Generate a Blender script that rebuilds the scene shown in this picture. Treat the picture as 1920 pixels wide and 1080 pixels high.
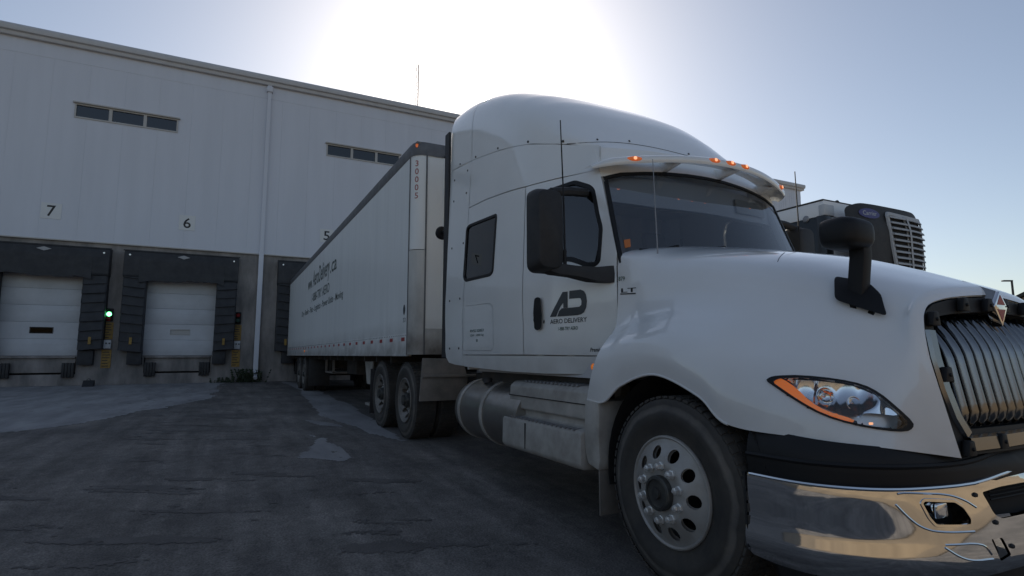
import bpy, bmesh, math, random
from math import sin, cos, pi, radians, sqrt, atan2
from mathutils import Vector, Matrix
from mathutils.bvhtree import BVHTree
from mathutils.geometry import delaunay_2d_cdt
random.seed(7)
SC = bpy.context.scene
COL = SC.collection
for o in list(bpy.data.objects): bpy.data.objects.remove(o)

# ---------------------------------------------------------------- camera
# world: +x is the way the tractor points, +y its left hand, z up; metres
YAW, PITCH, ROLL, FPX, CAMY, CAMZ = 2.6708, .1181, -.0015, 1053.95, -3.445, 1.2515
fw = Vector((cos(YAW)*cos(PITCH), sin(YAW)*cos(PITCH), sin(PITCH)))
rt0 = Vector((sin(YAW), -cos(YAW), 0)); up0 = rt0.cross(fw)
rt = rt0*cos(ROLL) + up0*sin(ROLL); up = up0*cos(ROLL) - rt0*sin(ROLL)
CAM = Vector((0, CAMY, CAMZ))
cd = bpy.data.cameras.new('camera'); cam = bpy.data.objects.new('camera', cd); COL.objects.link(cam)
cd.sensor_width = 36; cd.lens = 36*FPX/1920; cd.clip_start = .05; cd.clip_end = 6000
M = Matrix((rt, up, -fw)).transposed().to_4x4(); M.translation = CAM
cam.matrix_world = M
SC.camera = cam

# ---------------------------------------------------------------- sky and sun
SUN_EL, SUN_AZ = radians(28.24), radians(157.35)
w = bpy.data.worlds.new('World'); SC.world = w; w.use_nodes = True
nt = w.node_tree; nt.nodes.clear()
out = nt.nodes.new('ShaderNodeOutputWorld'); bg = nt.nodes.new('ShaderNodeBackground')
sky = nt.nodes.new('ShaderNodeTexSky'); sky.sky_type = 'NISHITA'; sky.sun_disc = False
sky.sun_elevation = SUN_EL; sky.sun_rotation = atan2(cos(SUN_AZ), sin(SUN_AZ))
sky.altitude = 300; sky.air_density = 1.0; sky.dust_density = 1.1; sky.ozone_density = 1.4
hs = nt.nodes.new('ShaderNodeHueSaturation'); hs.inputs['Saturation'].default_value = .82
nt.links.new(sky.outputs[0], hs.inputs['Color']); nt.links.new(hs.outputs[0], bg.inputs[0])
bg.inputs[1].default_value = .09; nt.links.new(bg.outputs[0], out.inputs[0])
sd = bpy.data.lights.new('sun', 'SUN'); sd.energy = 5.0; sd.angle = radians(.5); sd.color = (1, .9, .76)
sun = bpy.data.objects.new('sun', sd); COL.objects.link(sun)
SDIR = Vector((cos(SUN_EL)*cos(SUN_AZ), cos(SUN_EL)*sin(SUN_AZ), sin(SUN_EL)))
sun.rotation_euler = SDIR.to_track_quat('Z', 'Y').to_euler(); sun.location = (0, 0, 60)
SC.view_settings.view_transform = 'Standard'; SC.view_settings.look = 'None'
SC.view_settings.exposure = 0.3; SC.view_settings.gamma = 1.0
SC.view_settings.use_curve_mapping = False

# ---------------------------------------------------------------- pixel helpers (1920x1080)
def ray(u, v): return fw + rt*((u-960)/FPX) + up*((540-v)/FPX)
def hit(p, ax, val):
    d = ray(*p); return CAM + d*((val-CAM[ax])/d[ax])

# ---------------------------------------------------------------- materials
MATS = {}
def mat(name, col, rough=.5, metal=0., coat=0., var=.0, vscale=3., col2=None, bump=0., bscale=60., stretch=(1,1,1),
        dust=None, dusth=None, emit=None, spec=.5, ramp=(.35,.65)):
    m = bpy.data.materials.new(name); m.use_nodes = True; n = m.node_tree; p = n.nodes['Principled BSDF']
    L = n.links.new
    p.inputs['Base Color'].default_value = (*col, 1); p.inputs['Roughness'].default_value = rough
    p.inputs['Metallic'].default_value = metal; p.inputs['Coat Weight'].default_value = coat
    p.inputs['Coat Roughness'].default_value = .06; p.inputs['Specular IOR Level'].default_value = spec
    tc = n.nodes.new('ShaderNodeTexCoord'); mp = n.nodes.new('ShaderNodeMapping')
    mp.inputs['Scale'].default_value = stretch; L(tc.outputs['Object'], mp.inputs[0])
    last = None
    if var or col2:
        t = n.nodes.new('ShaderNodeTexNoise'); t.inputs['Scale'].default_value = vscale
        t.inputs['Detail'].default_value = 6; t.inputs['Roughness'].default_value = .62; L(mp.outputs[0], t.inputs['Vector'])
        r = n.nodes.new('ShaderNodeValToRGB'); r.color_ramp.elements[0].position = ramp[0]; r.color_ramp.elements[1].position = ramp[1]
        c2 = col2 or tuple(c*(1-var) for c in col)
        r.color_ramp.elements[0].color = (*c2, 1); r.color_ramp.elements[1].color = (*col, 1)
        L(t.outputs['Fac'], r.inputs[0]); last = r.outputs[0]
    if dust:   # (colour, amount, z0, z1): dirt thrown up from the road, thick at z0 and gone at z1
        dc, amt, z0, z1 = dust
        sx = n.nodes.new('ShaderNodeSeparateXYZ'); L(tc.outputs['Object'], sx.inputs[0])
        mr = n.nodes.new('ShaderNodeMapRange'); mr.inputs[1].default_value = z0; mr.inputs[2].default_value = z1
        mr.inputs[3].default_value = amt; mr.inputs[4].default_value = 0; L(sx.outputs[2], mr.inputs[0])
        t2 = n.nodes.new('ShaderNodeTexNoise'); t2.inputs['Scale'].default_value = 4; t2.inputs['Detail'].default_value = 5
        L(tc.outputs['Object'], t2.inputs['Vector'])
        mu = n.nodes.new('ShaderNodeMath'); mu.operation = 'MULTIPLY'; L(mr.outputs[0], mu.inputs[0])
        m2 = n.nodes.new('ShaderNodeMapRange'); m2.inputs[1].default_value = .3; m2.inputs[2].default_value = .7; m2.inputs[3].default_value = .45; m2.inputs[4].default_value = 1.3
        L(t2.outputs['Fac'], m2.inputs[0]); L(m2.outputs[0], mu.inputs[1])
        mx = n.nodes.new('ShaderNodeMix'); mx.data_type = 'RGBA'; mx.clamp_factor = True; L(mu.outputs[0], mx.inputs[0])
        if last: L(last, mx.inputs[6])
        else: mx.inputs[6].default_value = (*col, 1)
        mx.inputs[7].default_value = (*dc, 1); last = mx.outputs[2]
        if coat:
            iv = n.nodes.new('ShaderNodeMath'); iv.operation = 'MULTIPLY_ADD'; iv.inputs[1].default_value = -coat; iv.inputs[2].default_value = coat; iv.use_clamp = True
            L(mu.outputs[0], iv.inputs[0]); L(iv.outputs[0], p.inputs['Coat Weight'])
    if last: L(last, p.inputs['Base Color'])
    if bump:
        t3 = n.nodes.new('ShaderNodeTexNoise'); t3.inputs['Scale'].default_value = bscale; t3.inputs['Detail'].default_value = 4
        L(mp.outputs[0], t3.inputs['Vector'])
        b = n.nodes.new('ShaderNodeBump'); b.inputs['Strength'].default_value = bump; b.inputs['Distance'].default_value = .01
        L(t3.outputs['Fac'], b.inputs['Height']); L(b.outputs[0], p.inputs['Normal'])
    if emit:
        p.inputs['Emission Color'].default_value = (*emit[0], 1); p.inputs['Emission Strength'].default_value = emit[1]
    MATS[name] = m; return m
def glass(name, tint, ior=1.5, rough=.0, gl=1.0):
    m = bpy.data.materials.new(name); m.use_nodes = True; n = m.node_tree; n.nodes.clear()
    o = n.nodes.new('ShaderNodeOutputMaterial'); t = n.nodes.new('ShaderNodeBsdfTransparent'); g = n.nodes.new('ShaderNodeBsdfGlossy')
    t.inputs[0].default_value = (*tint, 1); g.inputs['Roughness'].default_value = rough; g.inputs[0].default_value = (gl, gl, gl, 1)
    f = n.nodes.new('ShaderNodeFresnel'); f.inputs[0].default_value = ior; x = n.nodes.new('ShaderNodeMixShader')
    n.links.new(f.outputs[0], x.inputs[0]); n.links.new(t.outputs[0], x.inputs[1]); n.links.new(g.outputs[0], x.inputs[2])
    n.links.new(x.outputs[0], o.inputs[0]); MATS[name] = m; return m
DUST = (.20, .175, .145)
mat('paint', (.85, .86, .84), .30, coat=.9, var=.06, vscale=1.2, dust=(DUST, .5, .85, 1.5))
mat('paint_hood', (.85, .86, .85), .28, coat=1.0, var=.05, vscale=1.5, dust=((.3, .28, .25), .35, .8, 1.25))
mat('trailer_white', (.86, .87, .85), .42, coat=.1, var=.08, vscale=1.6, stretch=(2.5, 1, .25), dust=(DUST, .75, 1.15, 1.75))
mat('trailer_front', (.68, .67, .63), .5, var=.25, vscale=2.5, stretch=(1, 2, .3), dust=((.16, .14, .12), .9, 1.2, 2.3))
mat('rail', (.17, .17, .175), .55, metal=.1, var=.3, vscale=6, dust=(DUST, .6, 1.1, 1.6))
mat('siding', (.66, .675, .73), .5, var=.06, vscale=1.1, stretch=(1, 1.6, .16))
mat('trim', (.50, .48, .45), .5, var=.1, vscale=1)
mat('concrete_wall', (.34, .31, .29), .9, var=.0, col2=(.13, .125, .12), vscale=1.1, stretch=(1, 1.4, .5), bump=.3, bscale=30, ramp=(.3, .62))
mat('asphalt', (.18, .165, .15), .82, col2=(.10, .093, .087), vscale=.9, bump=.8, bscale=60)
mat('dry_concrete', (.33, .325, .32), .85, col2=(.21, .205, .205), vscale=1.3, bump=.2, bscale=40, stretch=(.5, 1.6, 1))
mat('damp_asphalt', (.105, .098, .093), .7, col2=(.062, .058, .055), vscale=3, bump=.8, bscale=60)
mat('grit', (.17, .16, .15), .9)
_n = MATS['asphalt'].node_tree; _p = _n.nodes['Principled BSDF']; _src = _p.inputs['Base Color'].links[0].from_socket
_tc = _n.nodes.new('ShaderNodeTexCoord')
for _sc, _rot, _lo, _hi, _ns in (((.35, 3.2, 1), .12, .72, 1.22, 1.6), ((.4, 2.6, 1), -.12, .80, 1.15, 1.1), ((1, 1, 1), 0, .80, 1.18, 9.), ((1, 1, 1), 0, .55, 1.5, 75.)):   # tyre-polished streaks, worn and patched areas
    _mp = _n.nodes.new('ShaderNodeMapping'); _mp.inputs['Scale'].default_value = _sc; _mp.inputs['Rotation'].default_value = (0, 0, _rot); _n.links.new(_tc.outputs['Object'], _mp.inputs[0])
    _t = _n.nodes.new('ShaderNodeTexNoise'); _t.inputs['Scale'].default_value = _ns; _t.inputs['Detail'].default_value = 7; _t.inputs['Roughness'].default_value = .6; _n.links.new(_mp.outputs[0], _t.inputs['Vector'])
    _mr = _n.nodes.new('ShaderNodeMapRange'); _mr.inputs[1].default_value = .33; _mr.inputs[2].default_value = .67; _mr.inputs[3].default_value = _lo; _mr.inputs[4].default_value = _hi; _n.links.new(_t.outputs['Fac'], _mr.inputs[0])
    _mx = _n.nodes.new('ShaderNodeMix'); _mx.data_type = 'RGBA'; _mx.blend_type = 'MULTIPLY'; _mx.inputs[0].default_value = 1; _n.links.new(_src, _mx.inputs[6]); _n.links.new(_mr.outputs[0], _mx.inputs[7]); _src = _mx.outputs[2]
_n.links.new(_src, _p.inputs['Base Color'])
mat('field', (.23, .175, .11), .95, col2=(.16, .12, .075), vscale=.4, bump=.6, bscale=4)
mat('wood', (.035, .04, .025), .95, col2=(.015, .02, .012), vscale=.5, bump=.8, bscale=2)
mat('rubber', (.055, .054, .053), .75, col2=(.10, .093, .083), vscale=5, bump=.25, bscale=40)
_n = MATS['rubber'].node_tree; _p = _n.nodes['Principled BSDF']; _src = _p.inputs['Base Color'].links[0].from_socket
_tc = _n.nodes.new('ShaderNodeTexCoord'); _sp = _n.nodes.new('ShaderNodeSeparateXYZ'); _n.links.new(_tc.outputs['Object'], _sp.inputs[0])
_cb = _n.nodes.new('ShaderNodeCombineXYZ'); _n.links.new(_sp.outputs[0], _cb.inputs[0]); _n.links.new(_sp.outputs[2], _cb.inputs[2])
_ln = _n.nodes.new('ShaderNodeVectorMath'); _ln.operation = 'LENGTH'; _n.links.new(_cb.outputs[0], _ln.inputs[0])
_t = _n.nodes.new('ShaderNodeTexNoise'); _t.inputs['Scale'].default_value = 7; _t.inputs['Detail'].default_value = 5; _n.links.new(_tc.outputs['Object'], _t.inputs['Vector'])
_ma = _n.nodes.new('ShaderNodeMath'); _ma.operation = 'MULTIPLY_ADD'; _ma.inputs[1].default_value = .045; _n.links.new(_t.outputs['Fac'], _ma.inputs[0]); _n.links.new(_ln.outputs['Value'], _ma.inputs[2])
_rp = _n.nodes.new('ShaderNodeValToRGB'); _cr = _rp.color_ramp; _n.links.new(_ma.outputs[0], _rp.inputs[0])
for _i, (_q, _c) in enumerate(((.31, .85), (.355, .62), (.445, .60), (.462, 1.5), (.482, 1.35), (.492, .6), (.53, .7))):
    _e = _cr.elements[_i] if _i < 2 else _cr.elements.new(_q)
    _e.position = _q; _e.color = (_c, _c*.97, _c*.93, 1)
_mx = _n.nodes.new('ShaderNodeMix'); _mx.data_type = 'RGBA'; _mx.blend_type = 'MULTIPLY'; _mx.inputs[0].default_value = 1; _n.links.new(_src, _mx.inputs[6]); _n.links.new(_rp.outputs[0], _mx.inputs[7])
_n.links.new(_mx.outputs[2], _p.inputs['Base Color'])
mat('tread', (.03, .03, .031), .8, col2=(.055, .05, .045), vscale=6)
mat('alloy', (.42, .41, .39), .5, metal=.4, col2=(.34, .32, .29), vscale=7)
mat('hub', (.10, .10, .09), .55, metal=.5, col2=(.05, .05, .05), vscale=12)
mat('nut', (.75, .75, .73), .3, metal=.6)
mat('chrome', (.80, .80, .80), .05, metal=1., bump=.012, bscale=3.5)
mat('dark_chrome', (.25, .25, .25), .17, metal=1., bump=.0)
mat('polished', (.55, .55, .54), .28, metal=.9, col2=(.36, .34, .31), vscale=4, dust=(DUST, .8, .4, 1.0))
mat('step_grey', (.46, .44, .40), .6, metal=.1, col2=(.30, .28, .25), vscale=4)
mat('black', (.010, .010, .011), .55, spec=.35)
mat('black_matte', (.01, .01, .011), .8)
mat('black_rough', (.018, .018, .02), .6, col2=(.03, .03, .03), vscale=9, bump=.1, bscale=200)
mat('interior', (.5, .5, .51), .8); mat('interior_light', (.30, .29, .27), .8)
mat('curtain', (.55, .55, .56), .9)
mat('rail_white', (.86, .86, .86), .45)
mat('seat', (.22, .22, .23), .85)
mat('chassis', (.03, .028, .026), .8, col2=(.06, .05, .04), vscale=6)
mat('mudflap', (.24, .215, .19), .8, col2=(.14, .13, .115), vscale=4)
mat('amber', (.85, .22, .02), .25, coat=.4, emit=((1, .26, .03), .2))
mat('amber_lit', (.8, .16, .02), .25, coat=.5, emit=((1, .22, .05), .18)); mat('amber_core', (1, .5, .3), .3, emit=((1, .45, .22), .85))
mat('red_tape', (.35, .03, .03), .4); mat('white_tape', (.65, .65, .65), .4); mat('red', (.42, .15, .14), .5)
mat('logo_grey', (.055, .062, .068), .4); mat('logo_green', (.06, .12, .10), .5); mat('logo_dark_green', (.022, .045, .036), .5)
mat('ink', (.015, .015, .018), .5); mat('sign_white', (.70, .70, .69), .5)
mat('sign_yellow', (.36, .22, .04), .55, col2=(.22, .13, .03), vscale=14); mat('green_lit', (.1, .8, .3), .3, emit=((.15, 1, .35), 6))
mat('dock_fabric', (.022, .023, .027), .65, col2=(.038, .039, .043), vscale=4, bump=.35, bscale=9)
mat('dock_door', (.60, .61, .63), .5, var=.14, vscale=1.4)
mat('box_white', (.55, .56, .57), .5); mat('steel_dark', (.04, .04, .042), .6, metal=.3)
mat('black_trailer', (.012, .016, .018), .35, coat=.3, var=.3, vscale=2)
mat('grille_grey', (.42, .43, .44), .5); mat('blue_logo', (.075, .07, .20), .4); mat('sticker', (.55, .17, .04), .5); mat('alloy_dirty', (.24, .225, .205), .6, metal=.2, col2=(.15, .14, .125), vscale=7); mat('eave', (.56, .56, .57), .5, var=.08)
mat('weed', (.035, .05, .025), .8); mat('galv', (.30, .30, .31), .5, metal=.6)
mat('lamp_inner', (.5, .51, .52), .3, metal=.85)
mat('reflector', (.80, .81, .83), .12, metal=1.)
mat('roof_dark', (.03, .035, .03), .7); mat('brown_wall', (.26, .19, .13), .8)
glass('windshield', (.92, .95, .97), 2.1); glass('side_glass', (.9, .93, .95), 1.8); glass('dark_glass', (.10, .10, .12), 1.7)
glass('lens', (.93, .94, .95)); glass('office_glass', (.05, .07, .10), 1.7); glass('door_pane', (.04, .04, .05), 1.25)

# ---------------------------------------------------------------- object helpers
def link(o, parent=None):
    COL.objects.link(o)
    if parent is not None:
        o.parent = parent
        if parent.parent is None and parent.type == 'EMPTY': o.location = -parent.location
    return o
def obj(name, vf, m, parent=None, smooth=35):
    me = bpy.data.meshes.new(name); me.from_pydata([tuple(v) for v in vf[0]], [], [tuple(f) for f in vf[1]]); me.validate()
    ms = m if isinstance(m, (list, tuple)) else [m]
    for k in ms: me.materials.append(MATS[k])
    if len(vf) > 2 and vf[2]:
        for p, i in zip(me.polygons, vf[2]): p.material_index = i
    if smooth:
        me.polygons.foreach_set('use_smooth', [True]*len(me.polygons)); me.set_sharp_from_angle(angle=radians(smooth))
    me.update()
    return link(bpy.data.objects.new(name, me), parent)
def tag(o, label, cat, group=None, kind=None):
    if label: o['label'] = label
    if cat: o['category'] = cat
    if group: o['group'] = group
    if kind: o['kind'] = kind
    return o
def thing(name, label, cat, loc=(0, 0, 0), group=None):
    o = bpy.data.objects.new(name, None); o.empty_display_size = .3; COL.objects.link(o); o.location = loc
    return tag(o, label, cat, group)
def struct(name, vf, m, smooth=35):
    o = obj(name, vf, m, None, smooth); o['kind'] = 'structure'; return o
def share(name, src, parent, mtx):
    o = bpy.data.objects.new(name, src.data); COL.objects.link(o); o.parent = parent; o.matrix_local = mtx; return o
def cat(*vfs):
    V, F = [], []
    for vf in vfs:
        n = len(V); V += list(vf[0]); F += [tuple(i+n for i in f) for f in vf[1]]
    return V, F
def mir(vf): return [(v[0], -v[1], v[2]) for v in vf[0]], [tuple(reversed(f)) for f in vf[1]]
def tr(vf, mtx): return [tuple(mtx @ Vector(v)) for v in vf[0]], vf[1]
def mv(vf, x, y, z): return [(v[0]+x, v[1]+y, v[2]+z) for v in vf[0]], vf[1]
def frombm(bm):
    bm.verts.index_update(); r = [tuple(v.co) for v in bm.verts], [tuple(v.index for v in f.verts) for f in bm.faces]; bm.free(); return r
def tobm(vf):
    bm = bmesh.new(); vs = [bm.verts.new(v) for v in vf[0]]
    for f in vf[1]:
        try: bm.faces.new([vs[i] for i in f])
        except ValueError: pass
    bm.normal_update(); return bm
def box(x0, x1, y0, y1, z0, z1, b=0., seg=2):
    bm = bmesh.new(); bmesh.ops.create_cube(bm, size=1)
    for v in bm.verts: v.co = ((x0+x1)/2+v.co.x*(x1-x0), (y0+y1)/2+v.co.y*(y1-y0), (z0+z1)/2+v.co.z*(z1-z0))
    if b: bmesh.ops.bevel(bm, geom=list(bm.edges), offset=b, segments=seg, affect='EDGES', profile=.5)
    return frombm(bm)
def bevel(vf, b, seg=2, ang=30):
    bm = tobm(vf); bmesh.ops.remove_doubles(bm, verts=bm.verts, dist=1e-5); bm.normal_update()
    es = [e for e in bm.edges if len(e.link_faces) == 2 and e.calc_face_angle(0) > radians(ang)]
    bmesh.ops.bevel(bm, geom=es, offset=b, segments=seg, affect='EDGES', profile=.5); return frombm(bm)
def solid(vf, t):
    """give a sheet thickness t, away from its normals"""
    bm = tobm(vf); bmesh.ops.recalc_face_normals
    n = len(vf[0]); V = list(vf[0]); N = [v.normal.copy() for v in bm.verts]
    V += [tuple(Vector(v)-N[i]*t) for i, v in enumerate(vf[0])]
    F = list(vf[1]) + [tuple(i+n for i in reversed(f)) for f in vf[1]]
    for e in bm.edges:
        if len(e.link_faces) == 1:
            f = e.link_faces[0]; a, b = e.verts[0].index, e.verts[1].index
            ids = [v.index for v in f.verts]; k = ids.index(a)
            if ids[(k+1) % len(ids)] != b: a, b = b, a
            F.append((b, a, a+n, b+n))
    bm.free(); return V, F
def grid(rows, closeu=False, closev=False):
    n, m = len(rows), len(rows[0]); V = [tuple(p) for r in rows for p in r]; F = []
    for i in range(n if closeu else n-1):
        for j in range(m if closev else m-1):
            a, b = i, (i+1) % n; c, d = j, (j+1) % m
            F.append((a*m+c, a*m+d, b*m+d, b*m+c))
    return V, F
def fan(ring, rev=False):
    f = tuple(range(len(ring))); return [tuple(p) for p in ring], [tuple(reversed(f)) if rev else f]
def lathe(prof, axis='y', n=48, c=(0, 0, 0)):
    rows = []
    for k in range(n):
        a = 2*pi*k/n; row = []
        for r, h in prof:
            q = (r*cos(a), h, r*sin(a)) if axis == 'y' else ((h, r*cos(a), r*sin(a)) if axis == 'x' else (r*cos(a), r*sin(a), h))
            row.append((q[0]+c[0], q[1]+c[1], q[2]+c[2]))
        rows.append(row)
    return grid(rows, closeu=True)
def tube(pts, r, n=8, caps=True, closed=False):
    pts = [Vector(p) for p in pts]; rs = r if isinstance(r, (list, tuple)) else [r]*len(pts); rows = []
    ref = Vector((0, 0, 1))
    for i, p in enumerate(pts):
        if closed: t = pts[(i+1) % len(pts)]-pts[i-1]
        else: t = pts[min(i+1, len(pts)-1)]-pts[max(i-1, 0)]
        t.normalize(); a = t.cross(ref)
        if a.length < .2: a = t.cross(Vector((1, 0, 0)))
        a.normalize(); b = a.cross(t)
        rows.append([p+(a*cos(2*pi*k/n)+b*sin(2*pi*k/n))*rs[i] for k in range(n)])
    V, F = grid(rows, closeu=closed, closev=True)
    if caps and not closed:
        m = len(rows); F.append(tuple(range(n))); F.append(tuple(reversed(range((m-1)*n, m*n))))
    return V, F
def prism(poly, ax, a, b):
    """extrude a 2D polygon along axis ax from a to b"""
    def P(p, h):
        return {0: (h, p[0], p[1]), 1: (p[0], h, p[1]), 2: (p[0], p[1], h)}[ax]
    n = len(poly); V = [P(p, a) for p in poly]+[P(p, b) for p in poly]
    F = [tuple(range(n)), tuple(reversed(range(n, 2*n)))]+[(i, i+n, (i+1) % n+n, (i+1) % n) for i in range(n)]
    bm = tobm((V, F)); bmesh.ops.recalc_face_normals(bm, faces=bm.faces); return frombm(bm)
def dens(poly, step, closed=True):
    o = []
    for i in range(len(poly) if closed else len(poly)-1):
        a, b = poly[i], poly[(i+1) % len(poly)]; n = max(1, int(round(math.hypot(b[0]-a[0], b[1]-a[1])/step)))
        o += [(a[0]+(b[0]-a[0])*k/n, a[1]+(b[1]-a[1])*k/n) for k in range(n)]
    if not closed: o.append(tuple(poly[-1]))
    return o
def smoothpoly(poly, it=2, closed=True):
    for _ in range(it):
        q = []; n = len(poly)
        for i in range(n if closed else n-1):
            a, b = poly[i], poly[(i+1) % n]
            q += [tuple(a[k]*.75+b[k]*.25 for k in range(len(a))), tuple(a[k]*.25+b[k]*.75 for k in range(len(a)))]
        if not closed: q = [tuple(poly[0])]+q+[tuple(poly[-1])]
        poly = q
    return poly
def roundpoly(poly, r, n=4):
    o = []; m = len(poly)
    for i in range(m):
        p = Vector(poly[i]).to_2d(); a = Vector(poly[i-1]).to_2d()-p; b = Vector(poly[(i+1) % m]).to_2d()-p
        k = min(r, a.length*.45, b.length*.45); A = p+a.normalized()*k; B = p+b.normalized()*k
        for j in range(n+1):
            t = j/n; q = A*(1-t)**2+p*2*t*(1-t)+B*t*t; o.append((q.x, q.y))
    return o
def inside(p, poly):
    x, y = p; c = False; j = len(poly)-1
    for i in range(len(poly)):
        xi, yi = poly[i][:2]; xj, yj = poly[j][:2]
        if (yi > y) != (yj > y) and x < (xj-xi)*(y-yi)/(yj-yi)+xi: c = not c
        j = i
    return c
def tri2d(outline, holes=(), step=.06):
    loops = [dens(outline, step)]+[dens(h, step) for h in holes]; pts, edges = [], []
    for lp in loops:
        n0 = len(pts); pts += lp; edges += [(n0+i, n0+(i+1) % len(lp)) for i in range(len(lp))]
    xs = [p[0] for p in loops[0]]; ys = [p[1] for p in loops[0]]; nb = len(pts); bpts = list(pts)
    x = min(xs)+step/2
    while x < max(xs):
        y = min(ys)+step/2
        while y < max(ys):
            if inside((x, y), loops[0]) and not any(inside((x, y), h) for h in loops[1:]) and min((x-q[0])**2+(y-q[1])**2 for q in bpts) > (step*.45)**2:
                pts.append((x, y))
            y += step
        x += step
    r = delaunay_2d_cdt([Vector(p) for p in pts], edges, [], 0, 1e-7)
    V = [tuple(v) for v in r[0]]; F = []
    for f in r[2]:
        c = (sum(V[i][0] for i in f)/3, sum(V[i][1] for i in f)/3)
        if inside(c, loops[0]) and not any(inside(c, h) for h in loops[1:]): F.append(tuple(f))
    return V, F
def sheet(outline, fn, holes=(), step=.06, face=None):
    """triangulated 2D outline with holes, carried by fn into space; face = a vector the normals should look along"""
    V, F = tri2d(outline, holes, step); V = [Vector(fn(*v)) for v in V]
    if face is not None:
        s = 0
        for f in F:
            s += (V[f[1]]-V[f[0]]).cross(V[f[2]]-V[f[0]]).dot(Vector(face))
        if s < 0: F = [tuple(reversed(f)) for f in F]
    return [tuple(v) for v in V], F
def flipif(vf, face):
    s = 0; V = vf[0]
    for f in vf[1]:
        a, b, c = (Vector(V[f[i]]) for i in range(3)); s += (b-a).cross(c-a).dot(Vector(face))
    return (V, [tuple(reversed(f)) for f in vf[1]]) if s < 0 else vf
def ribbon(line, fn, wdt, h, face, closed=True):
    """raised strip along a 2D line on surface fn"""
    n = len(line); rows = []
    for i in range(n):
        if closed: a, b = line[i-1], line[(i+1) % n]
        else: a, b = line[max(i-1, 0)], line[min(i+1, n-1)]
        d = Vector((b[0]-a[0], b[1]-a[1])); d.normalize(); nn = Vector((-d.y, d.x))*wdt/2
        q = line[i]; P = [Vector(fn(q[0]+nn.x*k, q[1]+nn.y*k)) for k in (-1, -.7, .7, 1)]
        f = Vector(face)
        rows.append([P[0]-f*.002, P[1]+f*h, P[2]+f*h, P[3]-f*.002])
    return grid(rows, closeu=closed)
def text2d(s, size, shear=0., align='LEFT', space=1., bold=.012):
    c = bpy.data.curves.new('t', 'FONT'); c.body = s; c.size = size; c.shear = shear; c.align_x = align; c.resolution_u = 3; c.space_character = space; c.offset = bold*size
    o = bpy.data.objects.new('t', c); me = bpy.data.meshes.new_from_object(o)
    r = [(v.co.x, v.co.y) for v in me.vertices], [tuple(p.vertices) for p in me.polygons]
    bpy.data.objects.remove(o); bpy.data.curves.remove(c); bpy.data.meshes.remove(me); return r
def put(vf2, fn): return [tuple(fn(*v)) for v in vf2[0]], vf2[1]
def fitw(vf2, x0, x1, z0, z1=None):
    xs = [v[0] for v in vf2[0]]; ys = [v[1] for v in vf2[0]]; s = (x1-x0)/(max(xs)-min(xs)); t = s if z1 is None else (z1-z0)/(max(ys)-min(ys))
    return [(x0+(v[0]-min(xs))*s, z0+(v[1]-min(ys))*t) for v in vf2[0]], vf2[1]
def lerp(tab, x):
    if x <= tab[0][0]: return tab[0][1]
    for a, b in zip(tab, tab[1:]):
        if x <= b[0]:
            t = (x-a[0])/(b[0]-a[0]); return a[1]+(b[1]-a[1])*t
    return tab[-1][1]
def cr(p0, p1, p2, p3, t):
    return tuple(.5*((2*b)+(-a+c)*t+(2*a-5*b+4*c-d)*t*t+(-a+3*b-3*c+d)*t**3) for a, b, c, d in zip(p0, p1, p2, p3))
def spline(P, k):
    o = []; n = len(P)
    for i in range(n-1):
        p0 = P[i-1] if i > 0 else tuple(2*a-b for a, b in zip(P[0], P[1]))
        p3 = P[i+2] if i+2 < n else tuple(2*a-b for a, b in zip(P[-1], P[-2]))
        for j in range(k): o.append(cr(p0, P[i], P[i+1], p3, j/k))
    o.append(tuple(P[-1])); return o
def crlerp(tab, x):
    P = tab
    if x <= P[0][0]: return P[0][1]
    for i in range(len(P)-1):
        if x <= P[i+1][0]:
            t = (x-P[i][0])/(P[i+1][0]-P[i][0]); a = P[max(i-1, 0)][1]; d = P[min(i+2, len(P)-1)][1]
            return cr((a,), (P[i][1],), (P[i+1][1],), (d,), t)[0]
    return P[-1][1]

# ================================================================ SETTING
GT = [(-23.6, .25), (-20, .17), (-12, .15), (-7.2, .135), (-5, .06), (-3.2, .0), (0, 0)]
def gz(x): return lerp(GT, x)
WX = -23.6
xs = [-2500, -600, -120, -23.6, -22, -20, -16, -12, -9, -7.2, -6, -5, -4, -3.2, -2, 0, 3, 9, 30, 120, 600, 2500]
ys = [-2500, -600, -120, -40, -20, -12, -8, -6, -4.5, -3.2, -2, 0, 4, 10, 20, 40, 120, 600, 2500]
struct('ground', ([(x, y, gz(x)) for x in xs for y in ys],
       [(i*len(ys)+j, (i+1)*len(ys)+j, (i+1)*len(ys)+j+1, i*len(ys)+j+1) for i in range(len(xs)-1) for j in range(len(ys)-1)]), 'asphalt')
def rough_edge(poly, step, amp, seed):
    rnd = random.Random(seed); o = []
    for x, y in dens(smoothpoly(poly, 1), step):
        o.append((x+rnd.uniform(-amp, amp)*1.6, y+rnd.uniform(-amp, amp)))
    return o
from mathutils import noise as mnoise
def sdist(p, poly):
    d = 1e9
    for a, b in zip(poly, poly[1:]+poly[:1]):
        ax, ay = a; ex, ey = b[0]-ax, b[1]-ay; t = max(0, min(1, ((p[0]-ax)*ex+(p[1]-ay)*ey)/(ex*ex+ey*ey+1e-9)))
        d = min(d, (p[0]-ax-ex*t)**2+(p[1]-ay-ey*t)**2)
    d = sqrt(d); return d if inside(p, poly) else -d
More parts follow.
